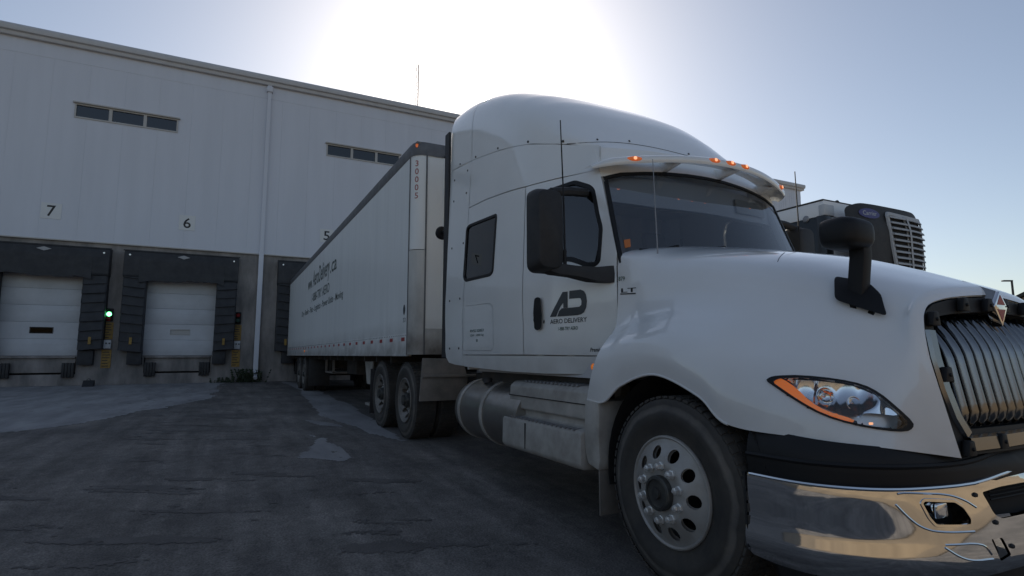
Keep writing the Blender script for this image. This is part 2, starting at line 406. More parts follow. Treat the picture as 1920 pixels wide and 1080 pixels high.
def patch(name, poly, seed, h=.004, amp=.35, cell=.06):
    """worn pale surface: small cells kept wherever the outline, broken up by noise, covers them"""
    xs = [p[0] for p in poly]; ys = [p[1] for p in poly]; V, F = [], []; idx = {}
    nx, ny = int((max(xs)-min(xs)+1)/cell), int((max(ys)-min(ys)+1)/cell); x0, y0 = min(xs)-.5, min(ys)-.5
    def vid(i, j):
        if (i, j) not in idx:
            x, y = x0+i*cell+.35*cell*mnoise.noise((i*.9, j*.9, seed)), y0+j*cell+.35*cell*mnoise.noise((i*.9, j*.9, seed+9)); idx[(i, j)] = len(V); V.append((max(x, WX+.002), y, gz(x)+h))
        return idx[(i, j)]
    for i in range(nx):
        for j in range(ny):
            x, y = x0+(i+.5)*cell, y0+(j+.5)*cell
            if x < WX: continue
            n = mnoise.fractal(Vector((x*.55, y*1.6, seed)), .9, 2.1, 6)
            if sdist((x, y), poly)+amp*n > 0 and mnoise.noise((x*9, y*14, seed+3)) < .62: F.append((vid(i, j), vid(i+1, j), vid(i+1, j+1), vid(i, j+1)))
    return struct(name, (V, F), 'dry_concrete', 0)
def gpx(*pts): return [tuple(hit(p, 2, .12)[:2]) for p in pts]
patch('dry_pavement', [(-23.58, -11.5), (-23.58, -3.5), (-21.5, -3.35), (-20, -3.55), (-17.8, -3.7), (-16.2, -3.62), (-14.9, -4.2), (-13.6, -4.7), (-12.6, -5.1), (-11.4, -5.6), (-10.5, -6.4), (-10.0, -8), (-9.9, -9.5)], 1, cell=.07)
patch('dry_pavement', gpx((530, 722), (560, 733), (585, 760), (607, 783), (650, 800), (700, 818), (780, 838), (742, 818), (706, 795), (668, 768), (625, 748), (590, 733), (560, 724)), 2, amp=.14, cell=.04)
patch('dry_pavement', gpx((553, 818), (585, 826), (567, 858), (640, 857), (618, 840), (612, 826), (590, 815)), 3, amp=.22, cell=.03)
def blotch(name, px, seed, thr, m, h, cell=.03, along=.9, across=5.):
    poly = gpx(*px); xs = [p[0] for p in poly]; ys = [p[1] for p in poly]; V, F = [], []; idx = {}
    x0, y0 = min(xs), min(ys); nx, ny = int((max(xs)-x0)/cell), int((max(ys)-y0)/cell)
    def vid(i, j):
        if (i, j) not in idx: idx[(i, j)] = len(V); x = x0+i*cell; V.append((x, y0+j*cell, gz(x)+h))
        return idx[(i, j)]
    for i in range(nx):
        for j in range(ny):
            x, y = x0+(i+.5)*cell, y0+(j+.5)*cell
            if not inside((x, y), poly): continue
            a, b = x*.454+y*.891, x*.891-y*.454
            n = mnoise.fractal(Vector((a*along, b*across, seed)), .75, 2.2, 7)
            if n-.25*max(0, 1-sdist((x, y), poly)/.25) > thr: F.append((vid(i, j), vid(i+1, j), vid(i+1, j+1), vid(i, j+1)))
    return struct(name, (V, F), m, 0)
blotch('damp_pavement', ((-60, 895), (120, 880), (330, 890), (520, 930), (560, 1000), (300, 1030), (60, 1075), (-60, 1075)), 11, .36, 'damp_asphalt', .003)
blotch('damp_pavement', ((300, 760), (430, 735), (520, 760), (560, 860), (700, 930), (480, 960), (250, 890), (230, 820)), 12, .42, 'damp_asphalt', .003, .04)
blotch('damp_pavement', ((520, 880), (760, 880), (1000, 960), (1050, 1075), (700, 1075), (520, 1000)), 13, .52, 'damp_asphalt', .003)
patch('dry_pavement', gpx((560, 788), (640, 800), (660, 806), (600, 800)), 22, amp=.10, cell=.03)
# sunlit dry verge beyond the yard, behind the photographer
fe = rough_edge([(-45, -60), (-30, -24), (-14, -15.5), (-6, -10), (-1, -7.2), (1.6, -4.6), (2.6, 0), (3.2, 20), (5, 90), (160, 110), (160, -110), (-45, -110)], 3, .3, 9)
struct('field', sheet(fe, lambda x, y: (x, y, gz(x)+.02), step=20, face=(0, 0, 1)), 'field')
# dry bank beyond the yard in front of the tractor, wooded rise off its right side (both show in the chrome)
def bank(name, path, wdt, hgt, m, seed):
    rnd = random.Random(seed); rows = []
    pts = spline([(*p,) for p in path], 8)
    for i, p in enumerate(pts):
        a, b = pts[max(i-1, 0)], pts[min(i+1, len(pts)-1)]; d = Vector((b[0]-a[0], b[1]-a[1])).normalized(); n = Vector((d.y, -d.x))
        hh = hgt*rnd.uniform(.85, 1.1)
        rows.append([(p[0]+n.x*wdt*t, p[1]+n.y*wdt*t, -.3+hh*k*(1+rnd.uniform(-.06, .06))) for t, k in ((0, 0), (.12, .32), (.3, .72), (.5, .95), (.75, 1), (1, .98), (2.0, 0))])
    return struct(name, flipif(grid(rows), (0, 0, 1)), m)
bank('hills', [(46, 120), (40, 60), (36, 20), (35, -8), (38, -34), (46, -60)], 16, 5.0, 'field', 4)
bank('hills', [(44, -64), (20, -74), (-10, -76), (-50, -80), (-110, -90)], 14, 7, 'wood', 5)
# scattered grit on the yard
V, F = [], []
for k in range(1300):
    u = random.uniform(-20, 1250); v = 730+350*random.random()**.8
    p = hit((u, v), 2, .06)
    if p.x < -23 or p.y > -1.35: continue
    s = random.uniform(.002, .008)*(1+.02*(p-CAM).length); a = random.uniform(0, 6.3); n = len(V)
    for j in range(4):
        V.append((p.x+s*cos(a+j*1.6)*random.uniform(.7, 1.2), p.y+s*sin(a+j*1.6)*random.uniform(.7, 1.2), gz(p.x)-.001))
    V.append((p.x, p.y, gz(p.x)+s*.8)); F += [(n+j, n+(j+1) % 4, n+4) for j in range(4)]
g = obj('grit', (V, F), 'grit', None, 0); tag(g, 'small loose stones and grit scattered over the asphalt yard', 'grit', kind='stuff')

# ---------------------------------------------------------------- warehouse
ZS, ZR, BY0, BY1 = 5.165, 12.3, -26.0, 29.9
BX1 = WX-45
wh = thing('warehouse', 'large warehouse with white metal siding above a stained concrete base and numbered loading docks', 'warehouse', (WX, 2, .25))
# concrete base with dock openings
DOORS = [(7, -8.89), (6, -4.91), (5, .04)]
DW = 1.22
hol = [[(c-DW, 1.235), (c+DW, 1.235), (c+DW, 4.25), (c-DW, 4.25)] for _, c in DOORS]
pit = [[(c-1.03, .62), (c+1.03, .62), (c+1.03, 1.19), (c-1.03, 1.19)] for _, c in DOORS]
base = sheet([(BY0, -.3), (BY1, -.3), (BY1, ZS), (BY0, ZS)], lambda y, z: (WX, y, z), holes=hol+pit, step=3.0, face=(1, 0, 0))
obj('concrete_wall', solid(base, .25), 'concrete_wall', wh, 20)
obj('core_wall', cat(box(BX1, WX-.9, BY0+.05, BY1-.1, .2, ZR-.25), box(WX-.9, WX-.26, BY0+.05, -10.6, .2, ZR-.3), box(WX-.9, WX-.26, 1.6, BY1-.1, .2, ZR-.3),
    box(WX-.9, WX-.26, -10.6, 1.6, 4.4, ZR-.3), box(WX-.9, WX-.26, -10.6, 1.6, .2, .6)), 'siding', wh, 20)
# siding: one insulated panel after another
WIN = [(-8.52, -5.41), (-.1, 3.0)]; WZ0, WZ1 = 9.46, 9.98
PW = 1.05; k = 0; y = BY0
while y < BY1-.01:
    y1 = min(y+PW, BY1); cuts = sorted({y+.001, y1-.001} | {q for wdw in WIN for q in wdw if y+.001 < q < y1-.001})
    V, F = [], []
    for a, b in zip(cuts, cuts[1:]):
        m = (a+b)/2; zz = [(ZS-.02, ZR)]
        if any(q[0] < m < q[1] for q in WIN): zz = [(ZS-.02, WZ0), (WZ1, ZR)]
        for z0, z1 in zz:
            q = [(WX, a, z0), (WX, b, z0), (WX+.055, b, z0), (WX+.055, a, z0), (WX, a, z1), (WX, b, z1), (WX+.055, b, z1), (WX+.055, a, z1)]
            n = len(V); V += q; F += [tuple(n+i for i in f) for f in ((0, 1, 2, 3), (7, 6, 5, 4), (3, 2, 6, 7), (0, 3, 7, 4), (2, 1, 5, 6))]
    obj('siding_panel', (V, F), 'siding', wh, 20)
    # shallow vertical ribs
    rb = [box(WX+.054, WX+.062, y+PW*t-.012, y+PW*t+.012, ZS, WZ0-.2) for t in (.33, .67) if y+PW*t < y1-.05]
    if rb and y > 12: obj('rib', cat(*[box(WX+.054, WX+.068, y+PW*t-.018, y+PW*t+.018, ZS, ZR-.4) for t in (.2, .4, .6, .8)]), 'siding', wh, 20)
    y = y1
for a, b in WIN:
    wn = obj('window', cat(box(WX+.0, WX+.085, a, b, WZ0, WZ0+.05), box(WX, WX+.085, a, b, WZ1-.05, WZ1), box(WX, WX+.085, a, a+.05, WZ0+.05, WZ1-.05),
        box(WX, WX+.085, b-.05, b, WZ0+.05, WZ1-.05), *[box(WX, WX+.085, a+(b-a)*t-.05, a+(b-a)*t+.05, WZ0+.05, WZ1-.05) for t in (1/3, 2/3)]), 'trim', wh, 20)
    for i in range(3):
        l = a+(b-a)*i/3+.05; obj('pane', box(WX+.02, WX+.03, l, l+(b-a)/3-.1, WZ0+.05, WZ1-.05), 'office_glass', wn, 20)
    obj('drip_cap', box(WX+.05, WX+.16, a-.05, b+.05, WZ1, WZ1+.045), 'trim', wn, 20)
    obj('recess', box(WX-.2, WX-.05, a-.02, b+.02, WZ0-.02, WZ1+.02), 'black_matte', wn, 20)
# eave: flashing band, gutter
obj('flashing', box(WX+.055, WX+.062, BY0, BY1, ZR-.86, ZR-.34), 'siding', wh, 20)
obj('eave_gutter', bevel(prism([(WX-.2, ZR+.02), (WX+.30, ZR+.02), (WX+.33, ZR-.04), (WX+.31, ZR-.20), (WX+.22, ZR-.22), (WX+.20, ZR-.34), (WX-.2, ZR-.34)], 1, BY0-.2, BY1+.2), .012), 'eave', wh, 25)
obj('roof', box(BX1-.2, WX-.15, BY0-.1, BY1+.15, ZR-.3, ZR+.0), 'trim', wh, 20)
obj('base_flashing', box(WX, WX+.085, BY0, BY1, ZS-.06, ZS-.02), 'trim', wh, 20)
# downspout
dsy = -2.36
dsp = obj('downspout', cat(box(WX+.058, WX+.18, dsy-.07, dsy+.07, ZS+.03, ZR-.34), box(WX+.06, WX+.18, dsy-.085, dsy+.085, .62, ZS+.03, .01)), 'siding', wh, 20)
obj('outlet', box(WX+.05, WX+.24, dsy-.11, dsy+.11, ZR-.62, ZR-.41, .01), 'siding', dsp)
obj('spout_shoe', tube([(WX+.12, dsy, .64), (WX+.14, dsy, .5), (WX+.3, dsy, .4)], .075, 8), 'siding', dsp)
# dock doors
def pleated(y0, y1, z0, z1, x0, x1, n, slant):
    """side pad of a dock seal: overlapping fabric flaps, each sagging a little"""
    rows = []; rnd = random.Random(int(y0*100))
    for i in range(n):
        a = z0+(z1-z0)*i/n; b = z0+(z1-z0)*(i+1)/n; d = rnd.uniform(-.02, .02)
        rows += [(a, x1+.045+d), (a+(b-a)*.55, x1+.02+d), (b-.005, x1-.005)]
    R = []
    for z, x in rows: R.append([(x0, y0, z), (x-.03, y0, z), (x, y0+.035, z), (x, y1-.035, z+slant), (x-.03, y1, z+slant), (x0, y1, z+slant)])
    V, F = grid(R); n = len(V); F += [(5, 4, 3, 2, 1, 0), tuple(range(n-6, n))]; return V, F
for num, c in DOORS:
    dd = obj('dock_door', box(WX-.22, WX-.19, c-DW, c+DW, 1.2, 4.25), 'steel_dark', wh, 20)
    zz = [1.24, 1.80, 2.36, 2.92, 3.48, 4.04]
    for i in range(5):
        hl = (i == 1)
        if hl:   # section with the vision window
            z0, z1 = zz[i]+.002, zz[i+1]-.002
            pn = sheet([(c-DW+.03, z0), (c+DW-.03, z0), (c+DW-.03, z1), (c-DW+.03, z1)], lambda y, z: (WX-.145, y, z), holes=[[(c-.30, z0+.2), (c+.30, z0+.2), (c+.30, z0+.36), (c-.30, z0+.36)]], step=.4, face=(1, 0, 0))
            obj('door_section', solid(pn, .045), 'dock_door', dd, 20)
            obj('window_frame', ribbon([(c-.31, z0+.19), (c+.31, z0+.19), (c+.31, z0+.37), (c-.31, z0+.37)], lambda y, z: (WX-.145, y, z), .035, .012, (1, 0, 0)), 'trim' if num == 6 else 'black', dd, 20)
            obj('vision_pane', box(WX-.175, WX-.165, c-.30, c+.30, z0+.2, z0+.36), 'trim' if num == 6 else 'door_pane', dd, 20)
        else:
            obj('door_section', cat(box(WX-.19, WX-.145, c-DW+.03, c+DW-.03, zz[i]+.002, zz[i+1]-.002, .008), *[box(WX-.146, WX-.14, c-DW+.1, c+DW-.1, zz[i]+.56*t-.01, zz[i]+.56*t+.01) for t in (.33, .67)]), 'dock_door', dd, 25)
    obj('door_track', cat(box(WX-.15, WX-.02, c-DW-.0, c-DW+.04, 1.24, 4.2), box(WX-.15, WX-.02, c+DW-.04, c+DW, 1.24, 4.2)), 'galv', dd, 20)
    # leveller lip and pit
    lv = obj('dock_leveller', cat(box(WX-.16, WX-.06, c-1.0, c+1.0, .68, 1.17, .006), box(WX-.2, WX+.04, c-1.0, c+1.0, 1.16, 1.225, .006)), 'concrete_wall', wh, 25)
    obj('pit_back', box(WX-.26, WX-.2, c-1.1, c+1.1, .6, 1.2), 'black_matte', lv, 20)
    for s in (-1, 1):
        obj('dock_seal_pad', pleated(c+s*1.43-.34, c+s*1.43+.34, 1.42, 4.25, WX+.0, WX+.40, 9, .06*s), 'dock_fabric', wh, 25)
        obj('seal_foot', cat(box(WX, WX+.26, c+s*1.30-.22, c+s*1.30+.22, .93, 1.42, .02)), 'dock_fabric', wh, 25)
        obj('dock_bumper', cat(*[box(WX+.0, WX+.13, c+s*.84-.17+.085*i+.005, c+s*.84-.17+.085*(i+1)-.005, .52, 1.0, .006) for i in range(4)]), 'black_rough', wh, 25)
        obj('guide_strip', box(WX+.44, WX+.46, c+s*1.42-.04, c+s*1.42+.04, 1.62, 1.86), 'sign_yellow', wh, 20)
    hd = obj('dock_seal_head', cat(bevel(prism([(WX+.0, 4.93), (WX+.42, 4.86), (WX+.47, 4.55), (WX+.47, 4.0), (WX+.42, 3.93), (WX, 3.93)], 1, c-1.79, c+1.79), .03),
        solid(sheet([(c-1.32, 4.52), (c+1.32, 4.52)]+[(c+1.32-.22*i, 3.86+random.uniform(-.05, .05)-(.10 if i in (0, 12) else 0)) for i in range(13)], lambda y, z: (WX+.482+.012*sin(y*9)*(4.5-z), y, z), step=.2, face=(1, 0, 0)), .012), box(WX+.40, WX+.43, c-1.82, c+1.82, 4.86, 4.9)), 'dock_fabric', wh, 30)
    obj('maker_badge', prism([(c-.2, 4.74), (c, 4.67), (c+.2, 4.74), (c, 4.81)], 0, WX+.44, WX+.468), 'galv', hd, 20)
    for s in (-1, 1): obj('bolt', lathe([(0, .02), (.03, .02), (.03, 0)], 'x', 10, (WX+.45, c+s*1.62, 4.72)), 'nut', hd)
# things on the wall
for num, c in DOORS:
    s = thing('number_sign', f'white square sign plate with black number {dict([(7, "seven"), (6, "six"), (5, "five")])[num]} above its dock door', 'sign', (WX+.06, c, 5.82), 'dock number signs')
    w_ = .28 if num == 7 else .26
    obj('plate', box(WX+.056, WX+.068, c-w_, c+w_, 5.82, 6.36 if num != 6 else 6.38, .003), 'sign_white', s, 20)
    t = fitw(text2d(str(num), .4), c-.12, c+.12, 5.90, 6.28)
    obj('digit', put(t, lambda a, b: (WX+.0695, a, b)), 'ink', s, 0)
for who, yy in (('seven', -7.04), ('six', -3.05)):
    oth = {'seven': 'between docks seven and six', 'six': 'between dock six and the downspout'}[who]
    for z0, z1, what in ((1.80, 2.38, 'upper'), (.82, 1.44, 'lower')):
        s = thing('safety_sign', f'{what} yellow safety notice {oth}', 'sign', (WX, yy, z0), 'yellow dock notices')
        obj('plate', box(WX+.003, WX+.02, yy-.14, yy+.14, z0, z1, .003), 'sign_yellow', s, 20)
        rnd = random.Random(int(z0*100)+int(yy*10)); V = []
        for i in range(6):
            zc = z0+(z1-z0)*(i+.7)/6.6; V.append(box(WX+.02, WX+.0215, yy-.11, yy+.11-rnd.uniform(0, .09), zc-.014, zc+.014))
        obj('printed_line', cat(*V), 'ink', s, 0)
    s = thing('control_box', f'small white dock control box {oth}', 'control box', (WX, yy-.05, 1.48))
    obj('case', box(WX+.002, WX+.14, yy-.17, yy+.12, 1.48, 1.77, .015), 'box_white', s)
    obj('button', cat(*[lathe([(0, .03), (.025, .03), (.025, 0)], 'x', 10, (WX+.13, yy-.1+.09*i, 1.66)) for i in range(3)]), 'steel_dark', s)
    s = thing('signal_light', f'black dock signal light {oth}' + (', glowing green' if who == 'seven' else ', unlit'), 'signal light', (WX, yy, 2.44))
    obj('housing', cat(box(WX+.002, WX+.12, yy-.11, yy+.11, 2.42, 2.86, .02), tube([(WX+.12, yy, 2.55), (WX+.21, yy, 2.55)], .085, 14, False), tube([(WX+.12, yy, 2.74), (WX+.21, yy, 2.74)], .085, 14, False)), 'black', s)
    obj('green_lens', lathe([(0, .03), (.05, .02), (.075, 0)], 'x', 14, (WX+.12, yy, 2.55 if who != 'seven' else 2.66)), 'green_lit' if who == 'seven' else 'logo_green', s)
    obj('red_lens', lathe([(0, .03), (.05, .02), (.075, 0)], 'x', 14, (WX+.12, yy, 2.74 if who != 'seven' else 2.5)), 'red_tape', s)
am = thing('roof_mast', 'thin dark lattice antenna mast rising from the warehouse roof edge', 'mast', (WX-.3, 3.85, ZR))
mp = [(WX-.3+.07*cos(a), 3.85+.07*sin(a)) for a in (0, 2.09, 4.19)]
obj('mast_leg', cat(*[tube([(x, y, ZR-.02), (x, y, ZR+2.3)], .012, 5) for x, y in mp]), 'steel_dark', am)
obj('mast_lacing', cat(*[tube([(*mp[i % 3], ZR+.12*i), (*mp[(i+1) % 3], ZR+.12*(i+1))], .008, 4) for i in range(19)]), 'steel_dark', am)
# weeds at the foot of the downspout
def weeds(name, x, y, n, h, seed, label):
    rnd = random.Random(seed); V, F = [], []
    for i in range(n):
        a = rnd.uniform(0, 6.28); l = h*rnd.uniform(.4, 1); bx, by = x+rnd.gauss(0, .10), y+rnd.gauss(0, .22); bx = max(bx, WX+.03); px, py, pz = bx, by, gz(bx)-.01
        for k in range(6):
            nx, ny, nz = px+cos(a)*l*.07, py+sin(a)*l*.07, pz+l*.16; nx = max(nx, WX+.02)
            b = a+rnd.uniform(-1.5, 1.5); w2 = .035+.02*rnd.random(); n0 = len(V)
            V += [(px, py, pz), (max(px+cos(b)*w2, WX+.01), py+sin(b)*w2, pz+w2*.7), (nx, ny, nz), (max(px-cos(b)*w2, WX+.01), py-sin(b)*w2, pz+w2*.9)]
            F += [(n0, n0+1, n0+2), (n0, n0+2, n0+3)]; px, py, pz = nx, ny, nz
    return tag(obj(name, (V, F), 'weed', None, 0), label, 'weeds', kind='stuff')
weeds('weed_clump', WX+.2, -2.62, 90, .55, 3, 'dark weeds growing at the foot of the white downspout')
weeds('weed_clump', WX+.12, -3.3, 30, .22, 5, 'low dark weeds against the concrete between dock six and the downspout')
# wheel chock
ck = thing('wheel_chock', 'black rubber wheel chock lying in front of the dock wall', 'chock', (-22.9, -7.35, gz(-22.9)))
zc = gz(-22.9)+.004
obj('wedge', bevel(prism([(-23.05, zc), (-22.72, zc), (-22.78, zc+.07), (-22.9, zc+.2), (-23.0, zc+.2)], 1, -7.5, -7.2), .012), 'black_rough', ck)
obj('rope_eye', tube([(-22.89+.0*i, -7.35+.05*cos(a), zc+.2+.05*sin(a)) for i, a in enumerate([j*pi/6 for j in range(7)])], .01, 6), 'steel_dark', ck)
# litter near the apron edge
tag(obj('paper_scrap', solid(sheet([(-8.74, -6.02), (-8.62, -6.10), (-8.58, -5.86), (-8.69, -5.8)], lambda x, y: (x, y, gz(x)+.012+.02*sin(x*40)*cos(y*30)), step=.04, face=(0, 0, 1)), .002), 'sign_white', None), 'crumpled white scrap of paper on the dark asphalt', 'litter')

# ---------------------------------------------------------------- far right: lamp and shed
lp = CAM+ray(1897, 527)*52
sl = thing('street_lamp', 'tall grey area light on a square pole beyond the tractor nose', 'street lamp', (lp.x, lp.y, .25))
obj('pole', tube([(lp.x, lp.y, .2), (lp.x, lp.y, lp.z+.05)], [.13, .09], 8), 'steel_dark', sl)
ld = Vector((-rt.x, -rt.y, 0)).normalized()
obj('lamp_head', tr(box(0, .85, -.16, .16, -.06, .06, .02), Matrix.Translation((lp.x, lp.y, lp.z+.02)) @ Matrix.Rotation(atan2(ld.y, ld.x), 4, 'Z')), 'steel_dark', sl)
obj('pole_base', lathe([(0, .55), (.25, .55), (.28, 0)], 'z', 12, (lp.x, lp.y, .2)), 'galv', sl)
sp = CAM+ray(1940, 545)*40
sh = thing('storage_shed', 'dark gable-roofed storage building beyond the tractor nose', 'building', (sp.x, sp.y, .25))
def shed(vf): return tr(vf, Matrix.Translation((sp.x, sp.y, .25)) @ Matrix.Rotation(radians(20), 4, 'Z'))
obj('wall', shed(box(-3, 3, -7, 7, 0, 3.2)), 'brown_wall', sh, 20)
obj('roof', shed(bevel(prism([(-3.5, 3.0), (0, 4.9), (3.5, 3.0), (3.5, 3.2), (0, 5.12), (-3.5, 3.2)], 1, -7.4, 7.4), .02)), 'roof_dark', sh, 20)
obj('gable', shed(cat(prism([(-2.95, 3.2), (2.95, 3.2), (0, 4.85)], 1, -6.98, -6.9), prism([(-2.95, 3.2), (2.95, 3.2), (0, 4.85)], 1, 6.9, 6.98))), 'brown_wall', sh, 20)
obj('door', shed(box(-1.5, 1.5, -7.06, -7.0, 0, 2.6)), 'steel_dark', sh, 20)

# ================================================================ WHEELS (local: axis y, outer face looks to -y, origin at hub in the plane of the outer sidewall)
R_T = .51
def tyre_prof(r=R_T, wd=.285, rin=.288):
    return [(rin, .02), (rin+.012, .008), (rin+.035, .004), (rin+.05, -.004), (rin+.09, -.012), (rin+.10, -.016), (rin+.13, -.016), (rin+.14, -.012), (r-.065, -.004),
            (r-.05, .0), (r-.03, .004), (r-.012, .014), (r-.004, .028), (r, .05), (r, wd-.05), (r-.004, wd-.028), (r-.02, wd-.008), (r-.06, wd), (rin+.06, wd), (rin, wd-.02)]
def build_tyre(name, steer):
    V, F = lathe(tyre_prof(), 'y', 64)
    parts = [(V, F)]
    # tread blocks: shoulder lugs and grooves
    n = 60; T = []
    for k in range(n):
        a = 2*pi*k/n; da = 2*pi/n*.36
        for h0, h1 in ((.012, .062), (.07, .118), (.127, .16), (.168, .216), (.224, .274)):
            sh = .25*da if h0 > .1 else -.25*da
            q = []
            for rr in (R_T-.006, R_T+.007):
                for aa, hh in ((a-da+sh, h0), (a+da+sh, h0), (a+da-sh, h1), (a-da-sh, h1)): q.append((rr*cos(aa), hh, rr*sin(aa)))
            T.append((q, [(4, 5, 6, 7), (0, 4, 7, 3), (1, 2, 6, 5), (0, 1, 5, 4), (2, 3, 7, 6)]))
    parts += T
    o = obj(name, cat(*parts), 'rubber', None, 30); return o
def ysteer(r):
    return lerp([(.09, -.062), (.165, -.062), (.175, -.055), (.255, -.012), (.275, -.006), (.283, -.004)], r)
def ydrive(r):
    return lerp([(.09, .10), (.165, .10), (.18, .098), (.245, .03), (.262, .012), (.283, .004)], r)
def build_rim(name, yf):
    circ = lambda cx, cz, r, n: [(cx+r*cos(2*pi*k/n), cz+r*sin(2*pi*k/n)) for k in range(n)]
    holes = [circ(0, 0, .09, 24)]+[circ(.213*cos(2*pi*(k+.5)/10), .213*sin(2*pi*(k+.5)/10), .036, 14) for k in range(10)]
    d = solid(sheet(circ(0, 0, .283, 64), lambda x, z: (x, yf(math.hypot(x, z)), z), holes, .022, (0, -1, 0)), .022)
    lip = lathe([(.276, .006), (.281, -.006), (.290, -.012), (.297, -.010), (.301, .0), (.297, .012), (.288, .03), (.27, .05), (.26, .14), (.29, .26)], 'y', 64)
    back = lathe([(0, .20), (.262, .20)], 'y', 40)
    o = obj(name, cat(d, lip), 'alloy' if yf is ysteer else 'alloy_dirty', None, 40)
    b = obj('brake_drum', cat(back, lathe([(.20, .07), (.205, .2)], 'y', 40)), 'chassis', None)
    return o, b
def build_hub(yf, steer):
    y0 = yf(.13)
    nt_ = obj('lug_nut', lathe([(.025, .004), (.025, -.008), (.020, -.010), (.020, -.030), (.018, -.036), (.010, -.038), (.009, -.046), (0, -.047)], 'y', 6, (.1425, y0, 0)), 'nut', None, 30)
    if steer: pr_ = [(.093, .03), (.093, -.03), (.088, -.036), (.074, -.038), (.072, -.03), (.066, -.028), (.03, -.03), (.028, -.045), (0, -.046)]
    else: pr_ = [(.095, .03), (.095, -.09), (.09, -.1), (.07, -.105), (.068, -.13), (.05, -.135), (0, -.137)]
    h = obj('hub_cap', lathe([(r, y0+h_) for r, h_ in pr_], 'y', 36), 'hub', None, 35)
    return nt_, h
SRC = {}
for kind, yf in (('steer', ysteer), ('drive', ydrive)):
    t = build_tyre('tyre', kind == 'steer'); r, b = build_rim('rim', yf); n, h = build_hub(yf, kind == 'steer')
    SRC[kind] = [t, r, b, n, h]
for kk in SRC:
    for o in SRC[kk]: COL.objects.unlink(o)
NM = ['tyre', 'rim', 'brake_drum', 'lug_nut', 'hub_cap']
def wheel(root, x, y, z, kind, side, rot=0., inner=False, bare=False):
    """side -1 = right-hand side of the vehicle, +1 = left; y is the plane of the outer sidewall"""
    e = bpy.data.objects.new('wheel', None); COL.objects.link(e); e.parent = root; e.empty_display_size = .1
    e.location = Vector((x, y, z))-root.location
    R = Matrix.Rotation(pi, 4, 'Z') if side > 0 else Matrix.Identity(4)
    e.rotation_euler = (0, rot, pi if side > 0 else 0)
    for nm, o in zip(NM, SRC[kind]):
        if inner and nm != 'tyre' and nm != 'rim': continue
        if bare and nm in ('lug_nut',): continue
        if nm == 'lug_nut':
            for k in range(10):
                c = bpy.data.objects.new(nm, o.data); COL.objects.link(c); c.parent = e; c.rotation_euler = (0, 2*pi*k/10, 0)
            continue
        c = bpy.data.objects.new(nm, o.data); COL.objects.link(c); c.parent = e
    return e
def duals(root, x, z, side, rot=0., yo=1.225, bare=False):
    wheel(root, x, side*yo, z, 'drive', side, rot, bare=bare)
    wheel(root, x, side*(yo-.335), z, 'drive', side, rot+.3, inner=True)

# ================================================================ DRY VAN TRAILER
TX0, TX1, TZ0, TZ1, TH = -23.12, -7.1, 1.235, 4.12, 1.295
RC = .17
trl = thing('dry_van_trailer', 'long white dry van trailer with green company lettering, backed up to dock five', 'trailer', (-15, 0, .15))
npan = 13; pw = (TX1-RC-TX0)/npan
for s in (-1, 1):
    for k in range(npan):
        a, b = TX0+k*pw, TX0+(k+1)*pw
        obj('side_panel', box(a+.002, b-.002, min(s*(TH-.03), s*TH), max(s*(TH-.03), s*TH), TZ0+.30, TZ1-.17, .002, 1), 'trailer_white', trl, 20)
    obj('bottom_rail', cat(box(TX0, TX1-RC, min(s*(TH-.06), s*(TH+.004)), max(s*(TH-.06), s*(TH+.004)), TZ0, TZ0+.30, .006), box(TX0, TX1-RC, min(s*(TH), s*(TH+.014)), max(s*(TH), s*(TH+.014)), TZ0+.0, TZ0+.03)), 'trailer_white', trl, 25)
    obj('rivet_row', cat(*[box(TX0+.05+i*.1, TX0+.065+i*.1, s*(TH+.006)-.003, s*(TH+.006)+.003, TZ0+.27, TZ0+.285) for i in range(int((TX1-RC-TX0)/.1))]), 'rail', trl, 0)
    obj('top_rail', box(TX0, TX1-RC, min(s*(TH-.06), s*(TH+.006)), max(s*(TH-.06), s*(TH+.006)), TZ1-.17, TZ1, .008), 'rail', trl, 25)
    n = 26
    for i in range(n):
        x0 = TX1-RC-.12-i*.6
        if x0-.3 < TX0: break
        obj('reflective_tape', box(x0-.16, x0, s*(TH+.0055)-.001, s*(TH+.0055)+.001, TZ0+.20, TZ0+.25), 'red_tape', trl, 0)
        obj('reflective_tape', box(x0-.30, x0-.162, s*(TH+.0055)-.001, s*(TH+.0055)+.001, TZ0+.20, TZ0+.25), 'white_tape', trl, 0)
# rounded front corners and nose
def arc(s, r, z, cx=TX1-RC, n=8): return [(cx+r*sin(k*pi/2/n), s*(TH-RC+r*cos(k*pi/2/n)), z) for k in range(n+1)]
for s in (-1, 1):
    up_ = grid([arc(s, RC+.004, 2.65), arc(s, RC+.004, TZ1-.17)]); lo_ = grid([arc(s, RC+.008, TZ0+.02), arc(s, RC+.008, 2.64)])
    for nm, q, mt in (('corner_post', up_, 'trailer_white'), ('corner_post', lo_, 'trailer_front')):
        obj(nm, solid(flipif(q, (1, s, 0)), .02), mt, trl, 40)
    obj('post_edge', cat(tube([arc(s, RC+.006, z)[0] for z in (TZ0+.02, TZ1-.1)], .012, 6), tube([arc(s, RC+.006, z)[-1] for z in (TZ0+.02, TZ1-.1)], .012, 6)), 'rail', trl)
obj('front_wall', cat(box(TX1-.05, TX1, -TH+RC, TH-RC, TZ0+.36, TZ1-.15), *[box(TX1, TX1+.012, y-.03, y+.03, TZ0+.36, TZ1-.15) for y in (-.86, -.43, 0, .43, .86)]), 'trailer_white', trl, 20)
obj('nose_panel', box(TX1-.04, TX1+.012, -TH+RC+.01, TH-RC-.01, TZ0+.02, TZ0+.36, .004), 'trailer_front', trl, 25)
rows = []
